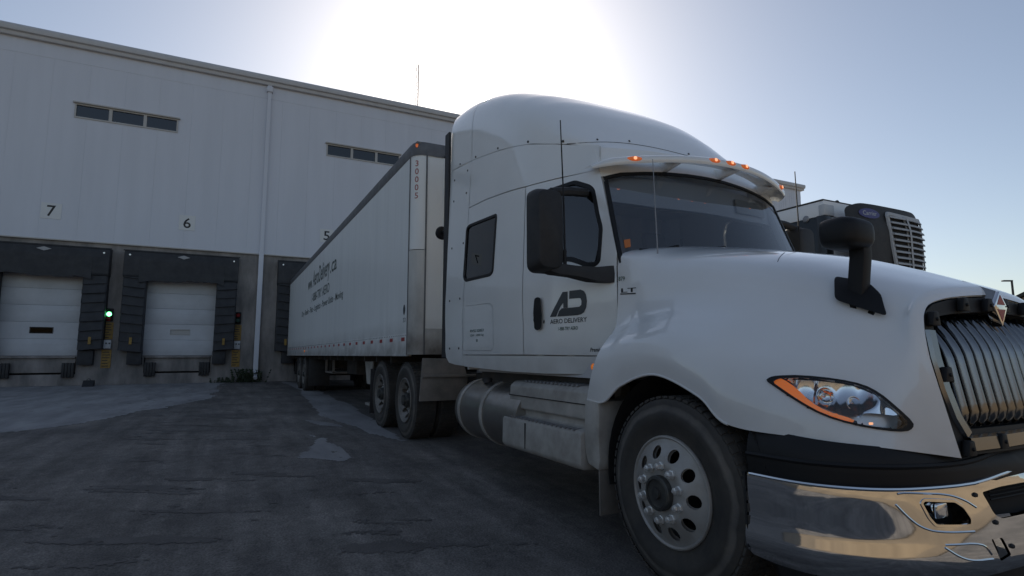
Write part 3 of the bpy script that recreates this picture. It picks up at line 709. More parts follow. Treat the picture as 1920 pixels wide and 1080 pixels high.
for zz, rr in ((TZ1-.18, RC+.012), (TZ1-.03, RC+.012), (TZ1+.012, RC-.01), (TZ1+.02, RC-.06)):
    a = arc(-1, rr, zz)+list(reversed(arc(1, rr, zz))); rows.append(a)
obj('front_top_rail', grid(rows), 'rail', trl, 40)
obj('roof', box(TX0, TX1-.02, -TH+.03, TH-.03, TZ1-.02, TZ1+.012, .004), 'rail', trl)
obj('floor', cat(box(TX0, TX1-.06, -TH+.06, TH-.06, TZ0+.02, TZ0+.16), *[box(TX0+.3+.9*i, TX0+.36+.9*i, -TH+.08, TH-.08, TZ0-.1, TZ0+.03) for i in range(17)]), 'chassis', trl, 20)
obj('rear_doors', box(TX0-.05, TX0, -TH+.02, TH-.02, TZ0, TZ1-.02, .01), 'trailer_white', trl)
obj('top_marker_light', lathe([(0, .02), (.03, .015), (.04, 0)], 'x', 12, (TX1-RC+.12, -TH+.06, TZ1-.04)), 'amber_lit', trl)
obj('lower_marker_light', lathe([(0, -.02), (.03, -.012), (.035, 0)], 'y', 12, (TX0+5.2, -TH-.004, TZ0+.13)), 'amber', trl)
# writing
fs = lambda x, z: (x, -TH-.0015, z)
for s_, x0, x1, z0, z1 in (('www.', -17.75, -16.85, 3.17, 3.40), ('AeroDelivery', -16.7, -13.85, 3.03, 3.62), ('.ca', -13.75, -12.9, 3.17, 3.42), ('1-888-TRY AERO', -16.8, -13.8, 2.74, 2.98), ('Dry - Reefer - Flats - Logistics - Power Units - Moving', -19.0, -12.0, 2.40, 2.62)):
    obj('lettering', put(fitw(text2d(s_, 1), x0, x1, z0, z1), fs), 'logo_dark_green', trl, 0)
    xm = -31 - 0  # mirrored text on the far side
    obj('lettering', put(fitw(text2d(s_, 1), -31-x1, -31-x0, z0, z1), lambda u, z: (-31-u+0.0, TH+.0015, z)), 'logo_dark_green', trl, 0)
for i, ch in enumerate('30005'):
    a = pi/4; cx, cy = TX1-RC+(RC+.0065)*sin(a), -(TH-RC+(RC+.0065)*cos(a)); z = TZ1-.27-.112*i
    t = text2d(ch, .115, align='CENTER'); ux, uy = cos(a), sin(a)
    obj('unit_number', put(t, lambda u, v: (TX1-RC+(RC+.007)*sin(a+u/RC), -(TH-RC+(RC+.007)*cos(a+u/RC)), z-.06+v)), 'red', trl, 0)
obj('round_decal', put(tri2d([(.05*cos(k*pi/10), .07*sin(k*pi/10)) for k in range(20)], step=.05), lambda u, v: (-7.45+u, -TH-.002, 1.86+v)), 'logo_grey', trl, 0)
obj('round_decal', put(fitw(text2d('53', .1), -7.5, -7.38, 1.69, 1.75), fs), 'logo_grey', trl, 0)
# running gear
for x in (-19.75, -18.5):
    for s in (-1, 1): duals(trl, x, gz(x)+R_T-.005, s, random.uniform(0, 1), bare=True)
    obj('axle', tube([(x, -.9, gz(x)+R_T), (x, .9, gz(x)+R_T)], .065, 10), 'chassis', trl)
obj('bogie', cat(box(-20.8, -17.4, -.62, -.5, .78, 1.16, .01), box(-20.8, -17.4, .5, .62, .78, 1.16, .01), *[box(x-.06, x+.06, -.6, .6, .85, 1.1) for x in (-20.6, -19.1, -17.6)]), 'chassis', trl)
for x in (-20.65, -17.6):
    for s in (-1, 1): obj('mudflap', box(x-.008, x+.008, s*.9-.3, s*.9+.3, .35, 1.15, .003), 'black_rough', trl)
for s in (-1, 1):
    lg = obj('landing_leg', cat(box(-10.62, -10.5, s*.92-.07, s*.92+.07, .6, 1.24, .008), box(-10.6, -10.52, s*.92-.05, s*.92+.05, .38, .62, .006)), 'step_grey', trl, 25)
    obj('brace_plate', prism([(-10.95, 1.24), (-10.2, 1.24), (-10.42, .72), (-10.7, .72)], 1, s*1.03-.012, s*1.03+.012), 'step_grey', lg, 20)
    obj('foot', box(-10.72, -10.4, s*.92-.14, s*.92+.14, .33, .38, .01), 'step_grey', lg)
obj('leg_crossbar', cat(tube([(-10.56, -.9, .95), (-10.56, .9, .95)], .03, 8), tube([(-10.56, -.86, .65), (-11.6, -.4, 1.2)], .025, 6), tube([(-10.56, .86, .65), (-11.6, .4, 1.2)], .025, 6)), 'chassis', trl)
obj('air_box', box(-14.2, -13.1, -.75, -.2, .8, 1.2, .03), 'chassis', trl)
obj('spare_rack', cat(box(-16.2, -15.0, -.95, .95, .78, .82), box(-16.2, -16.15, -.95, -.9, .8, 1.24), box(-15.05, -15.0, -.95, -.9, .8, 1.24), box(-16.2, -16.15, .9, .95, .8, 1.24), box(-15.05, -15.0, .9, .95, .8, 1.24)), 'mudflap', trl)

# ================================================================ REFRIGERATED TRAILER
RY0, RY1, RX1, RX0, RZ0, RZ1 = 6.6, 9.19, -6.63, -22.9, 1.25, 4.2
rf = thing('refrigerated_trailer', 'black refrigerated trailer with a pale top rail, parked beyond the white tractor', 'trailer', (-14, 7.9, .15))
obj('box_wall', box(RX0, RX1, RY0, RY1, RZ0+.2, RZ1-.3, .02), 'black_trailer', rf)
obj('top_rail', cat(box(RX0, RX1-.05, RY0-.012, RY0+.03, RZ1-.32, RZ1-.03, .005), box(RX0, RX1-.05, RY1-.03, RY1+.012, RZ1-.32, RZ1-.03, .005), box(RX1-.06, RX1+.012, RY0-.01, RY1+.01, RZ1-.32, RZ1-.03, .005)), 'rail_white', rf, 25)
obj('roof', box(RX0, RX1+.012, RY0-.02, RY1+.02, RZ1-.04, RZ1, .012), 'black_rough', rf)
obj('bottom_rail', cat(box(RX0, RX1, RY0-.01, RY0+.04, RZ0, RZ0+.22, .005), box(RX0, RX1, RY1-.04, RY1+.01, RZ0, RZ0+.22, .005)), 'galv', rf, 25)
obj('floor', box(RX0, RX1-.02, RY0+.04, RY1-.04, RZ0+.03, RZ0+.2), 'chassis', rf)
obj('corner_post', box(RX1-.16, RX1+.014, RY0-.016, RY0+.2, RZ0+.2, RZ1-.3, .02), 'black_trailer', rf)
obj('corner_cap', box(RX1-.1, RX1+.03, RY0-.02, RY0+.28, RZ1-.32, RZ1-.1, .02), 'box_white', rf)
obj('front_wall', box(RX1, RX1+.03, RY0+.2, RY1-.02, RZ0+.2, RZ1-.34, .01), 'grille_grey', rf)
fy = lambda x, z: (x, RY0-.004, z)
hatch = [(-7.28, 2.7), (-6.95, 2.7), (-6.95, 3.58), (-7.28, 3.58)]
ht = obj('side_hatch', solid(sheet(roundpoly(hatch, .06), fy, step=.2, face=(0, -1, 0)), .01), 'black', rf)
obj('hatch_rim', ribbon(roundpoly(hatch, .06), fy, .03, .015, (0, -1, 0)), 'galv', ht)
obj('marker_light', lathe([(0, -.03), (.05, -.025), (.07, 0)], 'y', 14, (-7.0, RY0-.012, RZ1-.32)), 'galv', rf)
# cooling unit on the nose
UX0, UX1, UY0, UY1, UZ0, UZ1 = RX1+.03, RX1+.55, RY0+.12, RY1-.05, 2.45, 4.02
def upro(y, z):
    t = (y-UY0)/(UY1-UY0); s = (z-UZ0)/(UZ1-UZ0)
    return UX1-.17*abs(2*t-1)**4-.14*max(0, s-.72)**1.2*3-.06*(1-s)
cu = obj('cooling_unit', solid(sheet(roundpoly([(UY0, UZ0), (UY1, UZ0), (UY1, UZ1-.04), (UY1-.3, UZ1+.06), (UY0+.3, UZ1+.06), (UY0, UZ1-.04)], .12), lambda y, z: (upro(y, z), y, z), step=.1, face=(1, 0, 0)), .5), 'black_rough', rf, 40)
gy0, gy1, gz0, gz1 = UY0+.98, UY1-.10, 2.88, 3.93
gp = [(gy0+.16, gz0), (gy1, gz0+.0), (gy1, gz1), (gy0, gz1)]
obj('grille_frame', ribbon(roundpoly(gp, .1), lambda y, z: (upro(y, z)+.02, y, z), .09, .03, (1, 0, 0)), 'grille_grey', cu)
obj('grille_back', sheet(roundpoly(gp, .1), lambda y, z: (upro(y, z)+.006, y, z), step=.15, face=(1, 0, 0)), 'black_matte', cu)
nsl = 9
for i in range(nsl):
    zc = gz0+(gz1-gz0)*(i+.7)/(nsl+.4); yl = gy0+.16*(1-(zc-gz0)/(gz1-gz0))
    rows = []
    for k in range(9):
        y = yl+.02+(gy1-.06-yl)*k/8; x = upro(y, zc)+.02; rows.append([(x-.01, y, zc+.05), (x+.045, y, zc+.02), (x+.05, y, zc-.012), (x-.01, y, zc-.0)])
    V, F = grid(rows, closev=True); F += [(3, 2, 1, 0), (32, 33, 34, 35)]
    obj('louvre', (V, F), 'grille_grey', cu, 30)
obj('grille_post', solid(sheet([(gy0+.62, gz0), (gy0+.68, gz0), (gy0+.62, gz1), (gy0+.56, gz1)], lambda y, z: (upro(y, z)+.075, y, z), step=.15, face=(1, 0, 0)), .06), 'grille_grey', cu)
ob = [(.27*cos(k*pi/12), .10*sin(k*pi/12)) for k in range(24)]
of = lambda u, v: (upro(UY0+.52+u, 3.88+v)+.012, UY0+.52+u, 3.88+v)
ov = obj('oval_badge', solid(sheet(ob, of, step=.06, face=(1, 0, 0)), .012), 'blue_logo', cu)
obj('badge_writing', put(fitw(text2d('Carrier', .1, .2), -.18, .18, -.04, .05), lambda u, v: (of(u, v)[0]+.002, *of(u, v)[1:])), 'grille_grey', ov, 0)
obj('lifting_eye', tube([(RX1-.12, RY0+.62+.07*cos(a), RZ1-.01+.08*sin(a)) for a in [k*pi/6 for k in range(7)]], .015, 6), 'steel_dark', rf)
for x in (-20.6, -19.35):
    for s in (-1, 1):
        e = wheel(rf, x, 7.895+s*1.225, gz(x)+R_T-.005, 'drive', s, .3, bare=True)
for s in (-1, 1): obj('landing_leg', cat(box(-10.3, -10.18, 7.895+s*.92-.07, 7.895+s*.92+.07, .3, 1.3, .008), box(-10.42, -10.06, 7.895+s*.92-.14, 7.895+s*.92+.14, gz(-10.2)+.002, .31, .01)), 'step_grey', rf)
obj('axle', cat(*[tube([(x, 7.0, gz(x)+R_T), (x, 8.8, gz(x)+R_T)], .065, 10) for x in (-20.6, -19.35)]), 'chassis', rf)
obj('bogie', cat(box(-21.5, -18.4, 7.3, 7.42, .78, 1.3), box(-21.5, -18.4, 8.4, 8.52, .78, 1.3)), 'chassis', rf)

# ================================================================ TRACTOR
tk = thing('tractor', 'white sleeper-cab highway tractor with chrome bumper and grey letter logo on its door', 'truck', (-4.5, 0, 0))
WT = [(-6.3, 1.215), (-4.6, 1.215), (-4.3, 1.20), (-4.0, 1.165), (-3.6, 1.095), (-3.2, 1.02), (-2.9, .97)]
def sst(a, b, x): t = max(0, min(1, (x-a)/(b-a))); return t*t*(3-2*t)
def hw(x, z):
    t = max(0, z-1.95)
    return crlerp(WT, x)-(.03+.11*sst(-4.4, -3.3, x))*t-.035*max(0, (1.35-z)/.25)**2+.006*sst(1.5, 1.62, z)*sst(2.0, 1.8, z)
def SR(x, z, off=0.): return (x, -hw(x, z)-off, z)
def sideh(u, v):
    y = -1.1
    for _ in range(12):
        p = hit((u, v), 1, y); y = -hw(p.x, p.z)
    return (p.x, p.z)
def SP(*pts): return [sideh(*p) for p in pts]
SIDE = (0, -1, 0)
def both(name, vf, m, parent=tk, smooth=40):
    a = obj(name, vf, m, parent, smooth); b = obj(name, mir(vf), m, parent, smooth); return a, b
def both_on(name, vf, m, pa, smooth=40):
    return obj(name, vf, m, pa[0], smooth), obj(name, mir(vf), m, pa[1], smooth)
# --- seams measured along the side
CAPSEAM = [(-6.1, 3.40), (-5.5, 3.34), (-4.75, 3.22), (-4.15, 3.09), (-3.75, 2.97), (-3.45, 2.87), (-3.2, 2.83)]
TOPSEAM = [(-5.6, 2.815), (-5.1, 2.80), (-4.7, 2.765), (-4.3, 2.72), (-3.8, 2.69), (-3.3, 2.66)]
def capz(x): return crlerp(CAPSEAM, x)
def topz(x): return crlerp(TOPSEAM, x)
GAP = .004
def seamx(z): return -5.545+.06*(z-1.13)
wsb, wst = sideh(1157, 476), sideh(1127, 331)
def wsx(z): return wsb[0]+(wst[0]-wsb[0])*(z-wsb[1])/(wst[1]-wsb[1])
# rear side extender
xr = -6.05
ext = [(xr+.0, 1.30), (xr+.01, 1.22), (xr+.07, 1.165), (-5.8, 1.145), (seamx(1.135)-GAP, 1.135)]+[(seamx(z)-GAP, z) for z in (1.6, 2.2, 2.8)]+[(seamx(3.34)-GAP, capz(seamx(3.34))-GAP), (xr, capz(xr)-GAP)]
both('side_extender', solid(sheet(ext, SR, step=.09, face=SIDE), .02), 'paint')
both('rubber_trim', cat(*[prism([(xr-.16, z0), (xr, z0), (xr, z1), (xr-.13, z1)], 1, -1.20, -1.175) for z0, z1 in ((1.22, 3.88),)]), 'black_rough')
both('extender_bolt', cat(*[lathe([(0, -.004), (.012, -.004), (.012, .002)], 'y', 8, SR(x, z)) for z in (1.32, 1.85, 2.45, 3.0, 3.25) for x in (xr+.14, seamx(z)-.1)]), 'steel_dark')
# lower sill skirt
sk = [(seamx(1.14)+GAP, 1.245), (seamx(1.14)+GAP, 1.13), (-4.6, 1.105), (-4.0, 1.10), (-3.3, 1.11), (-3.1, 1.12), (-3.1, 1.235), (-4.2, 1.24)]
both('sill_skirt', solid(sheet(sk, lambda x, z: SR(x, z), step=.06, face=SIDE), .02), 'paint')
# sleeper side with window and luggage hatch
XD = -4.215
slw = roundpoly(SP((931, 403), (924, 509), (919, 515), (873, 526), (870, 519), (876, 428), (881, 423)), .03)
hatch = roundpoly(SP((871, 574), (919, 568), (924, 575), (925.5, 652), (921, 658), (868, 657)), .03)
sl_o = [(seamx(1.255)+GAP, 1.253), (XD-GAP, 1.253), (XD-GAP, topz(XD)-GAP)]+[(x, topz(x)-GAP) for x in (-4.6, -5.0)]+[(seamx(2.8)+GAP, topz(-5.4)-GAP)]
def inset(poly, d):
    cx = sum(p[0] for p in poly)/len(poly); cz = sum(p[1] for p in poly)/len(poly); o = []
    for x, z in poly:
        l = math.hypot(x-cx, z-cz); o.append((x-(x-cx)/l*d, z-(z-cz)/l*d))
    return o
ss = both('sleeper_side', solid(sheet(sl_o, SR, [slw, hatch], .05, SIDE), .02), 'paint')
both_on('window_seal', ribbon(dens(slw, .02), SR, .035, .008, SIDE), 'black', ss)
both_on('sleeper_window', solid(sheet(slw, lambda x, z: SR(x, z, -.006), step=.06, face=SIDE), .006), 'dark_glass', ss)
both_on('luggage_hatch', solid(sheet(inset(hatch, .005), SR, step=.05, face=SIDE), .02), 'paint', ss)
# upper side panel under the roof fairing
up_o = [(seamx(2.85)+GAP, topz(-5.4)+GAP)]+[(x, topz(x)+GAP) for x in (-5, -4.6, -4.2, -3.8)]+[(wsx(2.67)-.0, 2.66)]+[(wsx(2.67)-.02, capz(-3.5)-.02), (-3.6, capz(-3.6)-GAP)]+[(x, capz(x)-GAP) for x in (-3.9, -4.2, -4.5, -4.8, -5.1)]+[(seamx(3.3)+GAP, capz(-5.42)-GAP)]
both('upper_side', solid(sheet(up_o, SR, step=.06, face=SIDE), .02), 'paint')
# door with its window
dwin = SP((1104, 350), (1112, 357), (1121, 405), (1127, 428), (1123, 488), (1117, 495), (1099, 497), (1083, 490), (1070, 486), (1051, 486))
dwin = roundpoly([dwin[0], dwin[1]]+dwin[2:]+[(-4.10, 2.02), (-4.14, 2.06), (-4.14, 2.50), (-4.08, 2.60), (-3.65, 2.615)], .03)
dr_o = [(XD+GAP, 1.253), (-3.35, 1.245), (-3.16, 1.25), (-3.152, 1.45), (-3.152, 1.93), wsb, wst, (wst[0]-.03, topz(-3.4)-GAP), (-3.9, topz(-3.9)-GAP), (XD+GAP, topz(XD)-GAP)]
dr = both('door', solid(sheet(dr_o, SR, [dwin], .045, SIDE), .02), 'paint')
both_on('window_seal', ribbon(dens(dwin, .02), SR, .04, .006, SIDE), 'black', dr)
both_on('door_window', solid(sheet(dwin, lambda x, z: SR(x, z, -.008), step=.08, face=SIDE), .005), 'side_glass', dr)
hd_ = roundpoly(SP((1006, 560), (1012, 557), (1018, 559), (1020, 590), (1019, 616), (1012, 620), (1006, 617), (1004, 590)), .02)
both_on('door_handle', bevel(solid(sheet(hd_, lambda x, z: SR(x, z, .022), step=.03, face=SIDE), .026), .004, 2, 50), 'black', dr)
# inner liner that closes the panel gaps and carries the cabin trim
ln_o = [(-5.5, 1.16), (-3.2, 1.16), (-3.2, 1.92), (wst[0]-.03, 2.62), (-3.5, 2.80), (-5.5, 3.25)]
both('cab_liner', sheet(ln_o, lambda x, z: SR(x, z, -.04), [slw, dwin], .12, SIDE), 'interior')
# sleeper back wall, floor, roof underside
obj('cab_back', box(-5.52, -5.48, -1.16, 1.16, 1.1, 3.5), 'paint', tk)
obj('cab_floor', box(-5.48, -3.05, -1.05, 1.05, 1.08, 1.2), 'interior', tk)
obj('cab_ceiling', box(-5.48, -3.62, -.90, .90, 2.74, 2.78), 'interior', tk)
# --- roof fairing
obj('cab_roof', box(-4.0, -3.44, -.66, .66, 2.83, 2.858, .01), 'paint', tk)
ROOFC = [(-6.1, 4.20), (-5.7, 4.18), (-5.3, 4.11), (-4.9, 3.99), (-4.5, 3.80), (-4.2, 3.61), (-3.98, 3.42), (-3.82, 3.24), (-3.70, 3.09), (-3.60, 2.97), (-3.53, 2.90), (-3.49, 2.86)]
XF = -3.49
def capsec(x, n=18):
    zs = capz(x); zr = max(crlerp(ROOFC, x), zs+.002)
    ys = hw(x, zs)
    if x > -3.90:
        t = (x+3.90)/(XF+3.90); ys = hw(x, zs)*max(0., 1-t**3.0)**(1/2.4)+.02*t
    e = 6.5-4.0*sst(-6.3, -3.6, x)
    row = []
    for k in range(n+1):
        a = pi/2*k/n; row.append((x, -ys*cos(a)**(2/e), zs+(zr-zs)*sin(a)**(2/e)))
    return row+[(p[0], -p[1], p[2]) for p in reversed(row[:-1])]
sx_ = [seamx(3.4)+.004+(XF-seamx(3.4)-.004)*t for t in [i/34 for i in range(22)]+[.62+.38*sin(i/16*pi/2) for i in range(1, 17)]]
V, F = grid([capsec(x) for x in sx_]); n = len(capsec(-4)); m = len(V); F.append(tuple(range(m-n, m)))
cap = obj('roof_fairing', solid((V, [tuple(reversed(f)) for f in F]), .012), 'paint', tk, 50)
rx = [xr+(seamx(3.4)-.004-xr)*i/6 for i in range(7)]
V, F = grid([capsec(x) for x in rx])
obj('roof_fairing_tail', solid((V, [tuple(reversed(f)) for f in F]), .012), 'paint', tk, 50)
obj('fairing_back', [tuple(p) for p in capsec(-5.5)] and ([(-5.56, p[1]*.98, p[2]-.02) for p in capsec(-5.56)], [tuple(range(len(capsec(-5.56))))]), 'black_rough', tk)
capb = [SR(x, capz(x)+.022, .0) for x in (-5.75, -5.3, -4.75, -4.2, -3.8)]
both('fairing_bolt', cat(*[lathe([(0, -.006), (.011, -.006), (.011, .004)], 'y', 8, c) for c in capb]), 'steel_dark')
_g = grid([capsec(x) for x in sx_]); BVC = BVHTree.FromPolygons([Vector(v) for v in _g[0]], _g[1])
def CP(u, v):
    d = ray(u, v).normalized(); r = BVC.ray_cast(CAM, d); return r[0] if r[0] is not None else None
sp_ = [p for p in (CP(u, v) for u, v in smoothpoly([(1060, 270), (1105, 267), (1140, 266), (1180, 269), (1230, 277), (1290, 292), (1330, 304)], 2, False)) if p is not None]
if len(sp_) > 2: obj('fairing_seam', tube(sp_, .003, 5), 'black_matte', cap)
for u, v in ((1120, 262), (1180, 265), (1291, 289)):
    p = CP(u, v)
    if p is not None: obj('fairing_bolt', lathe([(0, -.006), (.010, -.006), (.010, .004)], 'y', 8, tuple(p)), 'steel_dark', tk)
# --- windscreen and header
KW = .16
def WSX(y, z):
    zc = min(max(z, 1.7), 2.95); x = wsx(zc); h = hw(x, zc); return x+KW*(1-(y/h)**2)
def WS(y, z, off=0.): return (WSX(y, z)+off, y, z)
def yw(z): return hw(wsx(z), z)
zt = wst[1]
wtop = lambda y: zt+.085*(1-(y/1.0)**2)
wso = [(-yw(1.9)+.012, 1.90), (yw(1.9)-.012, 1.90), (yw(zt)-.03, zt-.01)]+[(y, wtop(y)) for y in (.8, .6, .4, .2, 0, -.2, -.4, -.6, -.8)]+[(-yw(zt)+.03, zt-.01)]
wsd = obj('windscreen', sheet(wso, WS, step=.07, face=(1, 0, 0)), 'windshield', tk)
obj('screen_seal', ribbon(dens(wso, .04), WS, .035, .008, (1, 0, 0)), 'black', wsd)
hdr = [(y, wtop(y)-.005) for y in (-.9, -.6, -.3, 0, .3, .6, .9)]
hdr = [(-yw(zt)+.0, zt-.0)]+hdr+[(yw(zt), zt), (yw(2.8)-.0, 2.84), (.85, 2.865), (.5, 2.865), (-.5, 2.865), (-.85, 2.865), (-yw(2.8)+.0, 2.84)]
obj('header_panel', solid(sheet(hdr, WS, step=.06, face=(1, 0, 0)), .02), 'paint', tk)
st = [(1169, 450), (1181, 448), (1182, 463), (1171, 465)]
def wspx(u, v):
    x = -3.1
    for _ in range(14):
        p = hit((u, v), 0, x); x = WSX(p.y, p.z)
    return (p.y, p.z)
obj('sticker', sheet([wspx(*p) for p in st], lambda y, z: WS(y, z, .004), step=.05, face=(1, 0, 0)), 'sticker', wsd)
# visor
def vis(y, u, v):
    x0 = -3.00-.30*(y/1.04)**2; z0 = 2.715-.055*(y/1.0)**2
    return (x0+u, y, z0+v)
VPR = [(0, -.012), (.004, .012), (-.005, .032), (-.03, .045), (-.10, .055), (-.19, .05), (-.20, .043), (-.12, .03), (-.05, .008), (-.025, -.014), (-.008, -.02)]
rows = []
for k in range(41):
    y = -1.04+2.08*k/40; e = 1 if abs(y) < .97 else max(.25, (1.05-abs(y))/.08)
    rows.append([vis(y, -.10+(u+.10)*(.35+.65*e)-.05*(1-e), v*(.3+.7*e)) for u, v in VPR])
V, F = grid(rows, closev=True); F += [tuple(range(11)), tuple(reversed(range(len(V)-11, len(V))))]
vz = obj('sun_visor', (V, F), 'paint', tk, 50)
for y in (-.80, -.165, 0, .165, .80):
    c = Vector(vis(y, -.004, .016)); nx = Vector((1, .58*y/1.04, .18)).normalized()
    R = nx.to_track_quat('X', 'Z').to_matrix().to_4x4()
    dome = [(0, .020), (.4, .018), (.75, .011), (1, 0)]
    rows = [[(h, r*.062*cos(2*pi*k/20), r*.021*sin(2*pi*k/20)) for r, h in dome] for k in range(20)]
    ml = obj('clearance_light', tr(grid(rows, closeu=True), Matrix.Translation(c) @ R), 'amber_lit', vz)
    obj('bulb_glow', tr(lathe([(0, .006), (.012, .004), (.014, 0)], 'x', 12), Matrix.Translation(c+R @ Vector((.018, 0, -.002))) @ R), 'amber_core', vz)
for y in (-.42, .72, .15):
    a = Vector(vis(y, -.06, .0)); b = Vector(WS(y*.96, wtop(y)+.06))
    obj('visor_bracket', cat(bevel(prism([(b.x-.02, b.z-.05), (a.x+.01, a.z-.0), (a.x-.1, a.z+.045), (b.x-.02, b.z+.05)], 1, y-.022, y+.022), .006)), 'paint', vz)
# cabin
obj('dashboard', cat(box(-3.36, -3.02, -.98, .98, 1.45, 1.90, .05), box(-3.5, -3.3, .25, .95, 1.5, 1.95, .06), box(-3.45, -3.25, -.2, .25, 1.4, 1.92, .04)), 'interior', tk)
obj('overhead_console', solid(sheet([(-.93, 2.42), (-.5, 2.39), (.5, 2.39), (.93, 2.42), (.95, 2.62), (-.95, 2.62)], lambda y, z: (WSX(y, z)-.06-.25*(2.62-z), y, z), step=.12, face=(1, 0, 0)), .05), 'interior', tk)
obj('sun_flap', solid(sheet([(.35, 2.44), (.8, 2.46), (.8, 2.58), (.35, 2.56)], lambda y, z: (WSX(y, z)-.035-.25*(2.62-z), y, z), step=.1, face=(1, 0, 0)), .01), 'interior_light', tk)
sw = Vector((-3.62, .58, 1.78)); ax = Vector((-.75, 0, .66)).normalized(); e1 = Vector((0, 1, 0)); e2 = ax.cross(e1)
stw = obj('steering_wheel', tube([sw+(e1*cos(a)+e2*sin(a))*.22 for a in [2*pi*k/28 for k in range(28)]], .016, 8, closed=True), 'black', tk)
obj('steering_spoke', cat(*[tube([sw, sw+(e1*cos(a)+e2*sin(a))*.22], .014, 6) for a in (.2, pi-.2, -pi/2)], tube([sw, sw-ax*.35], .03, 8)), 'black', stw)
for s in (-1, 1):
    seat = obj('seat', cat(box(-4.45, -3.9, s*.58-.25, s*.58+.25, 1.5, 1.68, .06), box(-4.42, -4.0, s*.58-.2, s*.58+.2, 1.2, 1.52, .03)), 'seat', tk)
    obj('seat_back', tr(box(-.08, .08, -.25, .25, 0, .72, .06), Matrix.Translation((-4.42, s*.58, 1.62)) @ Matrix.Rotation(-.18, 4, 'Y')), 'seat', seat)
    obj('headrest', tr(box(-.05, .05, -.14, .14, .74, .93, .04), Matrix.Translation((-4.42, s*.58, 1.62)) @ Matrix.Rotation(-.18, 4, 'Y')), 'seat', seat)
obj('sleeper_curtain', grid([[(-4.75+.03*sin(k*1.3), -1.1+2.2*k/40, z) for k in range(41)] for z in (1.2, 2.79)]), 'curtain', tk)
for y0, y1 in ((-.85, -.1), (.05, .8)):
    obj('wiper', cat(tube([WS(y0, 1.99, .02), WS((y0+y1)/2, 2.0, .03), WS(y1, 2.06, .02)], .011, 6), tube([WS(y0, 1.96, .03), WS(y0+.3, 2.03, .035)], .014, 6)), 'black', tk)

# --- hood with fenders
NET = [
 [(-3.275,-1.20,.945),(-3.20,-1.215,1.11),(-3.135,-1.205,1.25),(-3.115,-1.14,1.35),(-3.13,-1.06,1.43),(-3.14,-1.025,1.55),(-3.142,-1.015,1.70),(-3.142,-1.008,1.885),(-3.142,-.965,1.962),(-3.135,-.78,2.012),(-3.12,-.4,2.06),(-3.11,0,2.085)],
 [(-3.085,-1.205,.943),(-3.065,-1.218,1.10),(-3.025,-1.205,1.262),(-3.0,-1.135,1.375),(-2.995,-1.058,1.46),(-2.997,-1.017,1.57),(-2.998,-1.002,1.71),(-2.998,-.985,1.865),(-2.992,-.915,1.942),(-2.978,-.72,1.995),(-2.955,-.38,2.03),(-2.94,0,2.05)],
 [(-2.9,-1.20,1.06),(-2.9,-1.215,1.19),(-2.885,-1.195,1.315),(-2.865,-1.12,1.42),(-2.85,-1.05,1.50),(-2.85,-1.005,1.60),(-2.85,-.985,1.72),(-2.85,-.945,1.83),(-2.84,-.86,1.91),(-2.82,-.66,1.965),(-2.79,-.36,2.0),(-2.77,0,2.015)],
 [(-2.585,-1.2,1.136),(-2.585,-1.21,1.25),(-2.57,-1.18,1.355),(-2.555,-1.10,1.45),(-2.545,-1.02,1.53),(-2.54,-.965,1.615),(-2.53,-.93,1.70),(-2.52,-.88,1.79),(-2.51,-.79,1.855),(-2.49,-.60,1.905),(-2.46,-.32,1.93),(-2.45,0,1.94)],
 [(-2.255,-1.195,1.035),(-2.26,-1.2,1.17),(-2.25,-1.16,1.30),(-2.24,-1.075,1.405),(-2.23,-.985,1.49),(-2.22,-.915,1.57),(-2.21,-.86,1.64),(-2.20,-.80,1.71),(-2.18,-.71,1.77),(-2.15,-.54,1.815),(-2.12,-.29,1.84),(-2.10,0,1.85)],
 [(-2.065,-1.19,.905),(-2.06,-1.185,1.06),(-2.03,-1.13,1.215),(-2.01,-1.035,1.335),(-1.99,-.94,1.43),(-1.975,-.86,1.51),(-1.96,-.795,1.575),(-1.945,-.735,1.635),(-1.92,-.645,1.685),(-1.89,-.49,1.725),(-1.85,-.26,1.745),(-1.83,0,1.755)],
 [(-1.725,-1.105,.878),(-1.73,-1.09,1.0),(-1.72,-1.04,1.13),(-1.71,-.96,1.245),(-1.70,-.875,1.335),(-1.69,-.795,1.415),(-1.68,-.73,1.48),(-1.67,-.675,1.54),(-1.66,-.59,1.59),(-1.64,-.45,1.63),(-1.615,-.24,1.65),(-1.6,0,1.66)],
 [(-1.49,-.92,.855),(-1.51,-.91,.965),(-1.515,-.875,1.08),(-1.515,-.825,1.185),(-1.515,-.765,1.275),(-1.515,-.71,1.355),(-1.515,-.665,1.425),(-1.51,-.62,1.485),(-1.505,-.55,1.535),(-1.50,-.42,1.575),(-1.49,-.23,1.595),(-1.48,0,1.605)],
 [(-1.385,-.715,.825),(-1.40,-.725,.945),(-1.415,-.73,1.06),(-1.425,-.725,1.155),(-1.435,-.715,1.25),(-1.445,-.695,1.33),(-1.455,-.67,1.405),(-1.462,-.63,1.465),(-1.465,-.56,1.51),(-1.46,-.42,1.545),(-1.455,-.23,1.565),(-1.45,0,1.58)],
 [(-1.335,-.605,.808),(-1.352,-.620,.925),(-1.37,-.632,1.04),(-1.385,-.642,1.135),(-1.40,-.648,1.225),(-1.41,-.648,1.305),(-1.42,-.635,1.38),(-1.432,-.60,1.44),(-1.44,-.53,1.485),(-1.44,-.40,1.515),(-1.437,-.22,1.535),(-1.432,0,1.55)],
]
KU, KV = 14, 11
cols = [spline(r, KV) for r in NET]
hood_rows = list(zip(*[spline([c[j] for c in cols], KU) for j in range(len(cols[0]))]))   # rows along x (u), points up the section (v)
Vh, Fh = grid(hood_rows)
BV = BVHTree.FromPolygons([Vector(v) for v in Vh], Fh)
